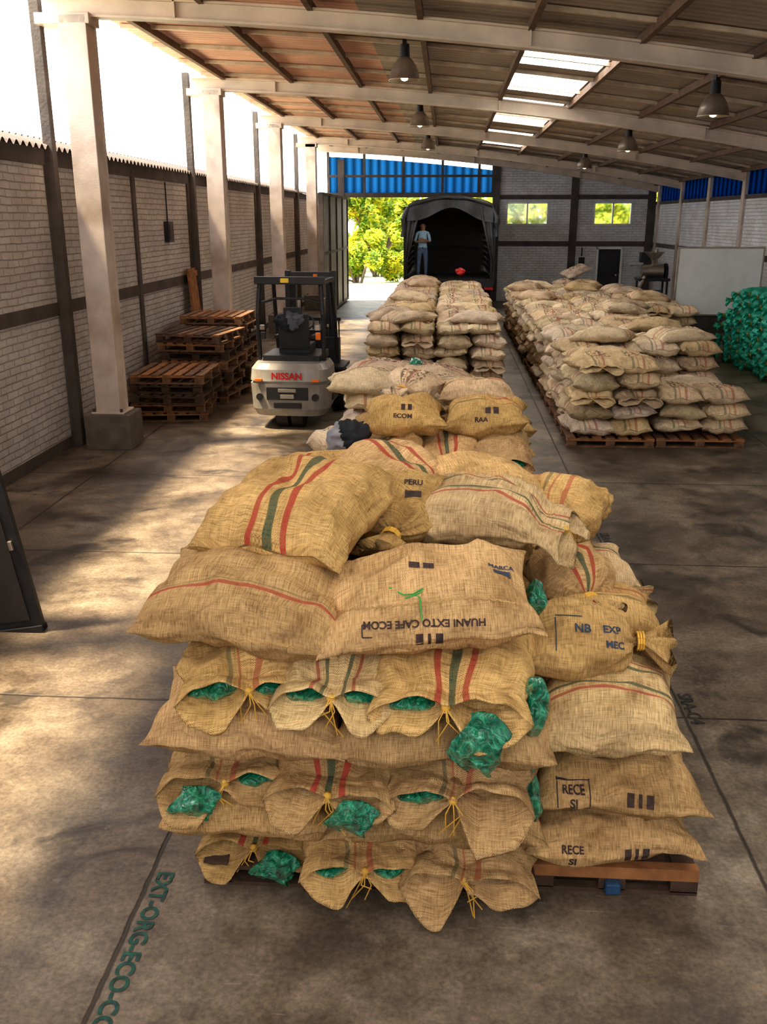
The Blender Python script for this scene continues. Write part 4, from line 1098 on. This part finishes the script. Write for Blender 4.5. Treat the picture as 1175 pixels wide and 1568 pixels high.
# ------------------------------------------------------------------ vegetation outside
def leafmat(name, c1, c2):
    m, nt, bb = newmat(name)
    tc = nd(nt, 'ShaderNodeTexCoord')
    n = nd(nt, 'ShaderNodeTexNoise', {'Vector': tc.outputs['Object'], 'Scale': 1.2, 'Detail': 5.0})
    c = ramp(nt, n.outputs[0], [(.35, c1), (.65, c2)])
    nt.links.new(c, bb.inputs['Base Color']); bb.inputs['Roughness'].default_value = .6
    tl = nd(nt, 'ShaderNodeBsdfTranslucent', {'Color': c})
    mx = nd(nt, 'ShaderNodeMixShader', {0: .4, 1: bb.outputs[0], 2: tl.outputs[0]})
    nt.links.new(mx.outputs[0], nt.nodes['Material Output'].inputs[0]); return m
ML1 = leafmat('leaf_yellow_green', (.18, .29, .012), (.68, .60, .035)); ML2 = leafmat('leaf_green', (.05, .14, .01), (.24, .36, .02))
M_bark = pmat('bark', (.12, .09, .06), .9)
def bush(name, c, s, n, leaf, seed, trunk=True):
    r = random.Random(seed); b = MB()
    cl = [(Vector((r.uniform(-1, 1) * s[0] * .75, r.uniform(-1, 1) * s[1] * .6, r.uniform(.05, .95) * s[2])), r.uniform(.25, .5) * min(s[2], s[0]) * .5) for _ in range(26)]
    for i in range(n):
        q, rad = r.choice(cl)
        d = Vector((r.gauss(0, 1), r.gauss(0, 1), r.gauss(0, 1))).normalized() * rad * r.uniform(.6, 1.05)
        p = q + d
        if p.z < .02: p.z = r.uniform(.02, .3)
        u = Vector((r.gauss(0, 1), r.gauss(0, 1), r.gauss(0, .6))).normalized(); v = u.orthogonal().normalized()
        L = leaf * r.uniform(.6, 1.3)
        b.add([p - u * L, p - v * L * .4, p + u * L, p + v * L * .4], [(0, 1, 2, 3)], r.choice((0, 0, 1)))
    if trunk:
        for q, rad in cl[:10]: b.tube([Vector((q.x * .15, q.y * .15, 0)), Vector((q.x * .4, q.y * .4, q.z * .6)), q], .05, 6, 2)
    return b.build(name, [ML1, ML2, M_bark], loc=c)
bush('roadside_shrub', (-4.2, 45, -.05), (2.0, 1.5, 2.4), 7000, .12, 1)
bush('roadside_shrub', (-1.0, 46, -.05), (2.2, 1.5, 2.4), 6000, .12, 2)
bush('roadside_shrub', (2.6, 46, -.05), (2.4, 1.5, 2.6), 5000, .12, 3)
bush('tree', (-3.6, 50, -.05), (2.6, 2.5, 4.3), 12000, .20, 4)
bush('tree', (-1.5, 56, -.05), (4.5, 3, 4.6), 12000, .24, 5)
bush('tree', (5.5, 54, -.05), (4.5, 3, 4.6), 11000, .22, 6)
bush('tree', (12, 54, -.05), (4.5, 3, 4.8), 8000, .22, 7)
bush('roadside_shrub', (8, 47, -.05), (3, 1.5, 3.8), 8000, .15, 8)

# ------------------------------------------------------------------ light
w = bpy.data.worlds.new('World'); scn.world = w; w.use_nodes = True; nt = w.node_tree
bg = nt.nodes['Background']
tc = nd(nt, 'ShaderNodeTexCoord')
cn = nd(nt, 'ShaderNodeTexNoise', {'Vector': tc.outputs['Generated'], 'Scale': 3.0, 'Detail': 5.0})
cc = ramp(nt, cn.outputs[0], [(.35, (.84, .90, 1.0)), (.6, (1, .99, .97))])
nt.links.new(cc, bg.inputs[0]); bg.inputs[1].default_value = 3.7
sun = bpy.data.lights.new('sun', 'SUN'); sun.energy = 11; sun.angle = math.radians(6); sun.color = (1, .82, .56)
so = bpy.data.objects.new('sun', sun); scn.collection.objects.link(so)
so.rotation_euler = Vector((.42, .12, -.90)).to_track_quat('-Z', 'Y').to_euler()

# ------------------------------------------------------------------ camera
cam = bpy.data.cameras.new('camera'); co = bpy.data.objects.new('camera', cam); scn.collection.objects.link(co)
cam.sensor_fit = 'VERTICAL'; cam.sensor_height = 36; cam.lens = 36 * 1400 / 1568
co.location = (0, 0, 2.9); co.rotation_euler = (math.radians(90 - 17.8), 0, math.radians(3.81))
cam.clip_end = 300
scn.camera = co
scn.view_settings.view_transform = 'Standard'
try: scn.view_settings.look = 'Medium High Contrast'
except Exception: scn.view_settings.look = 'None'
scn.view_settings.exposure = .15
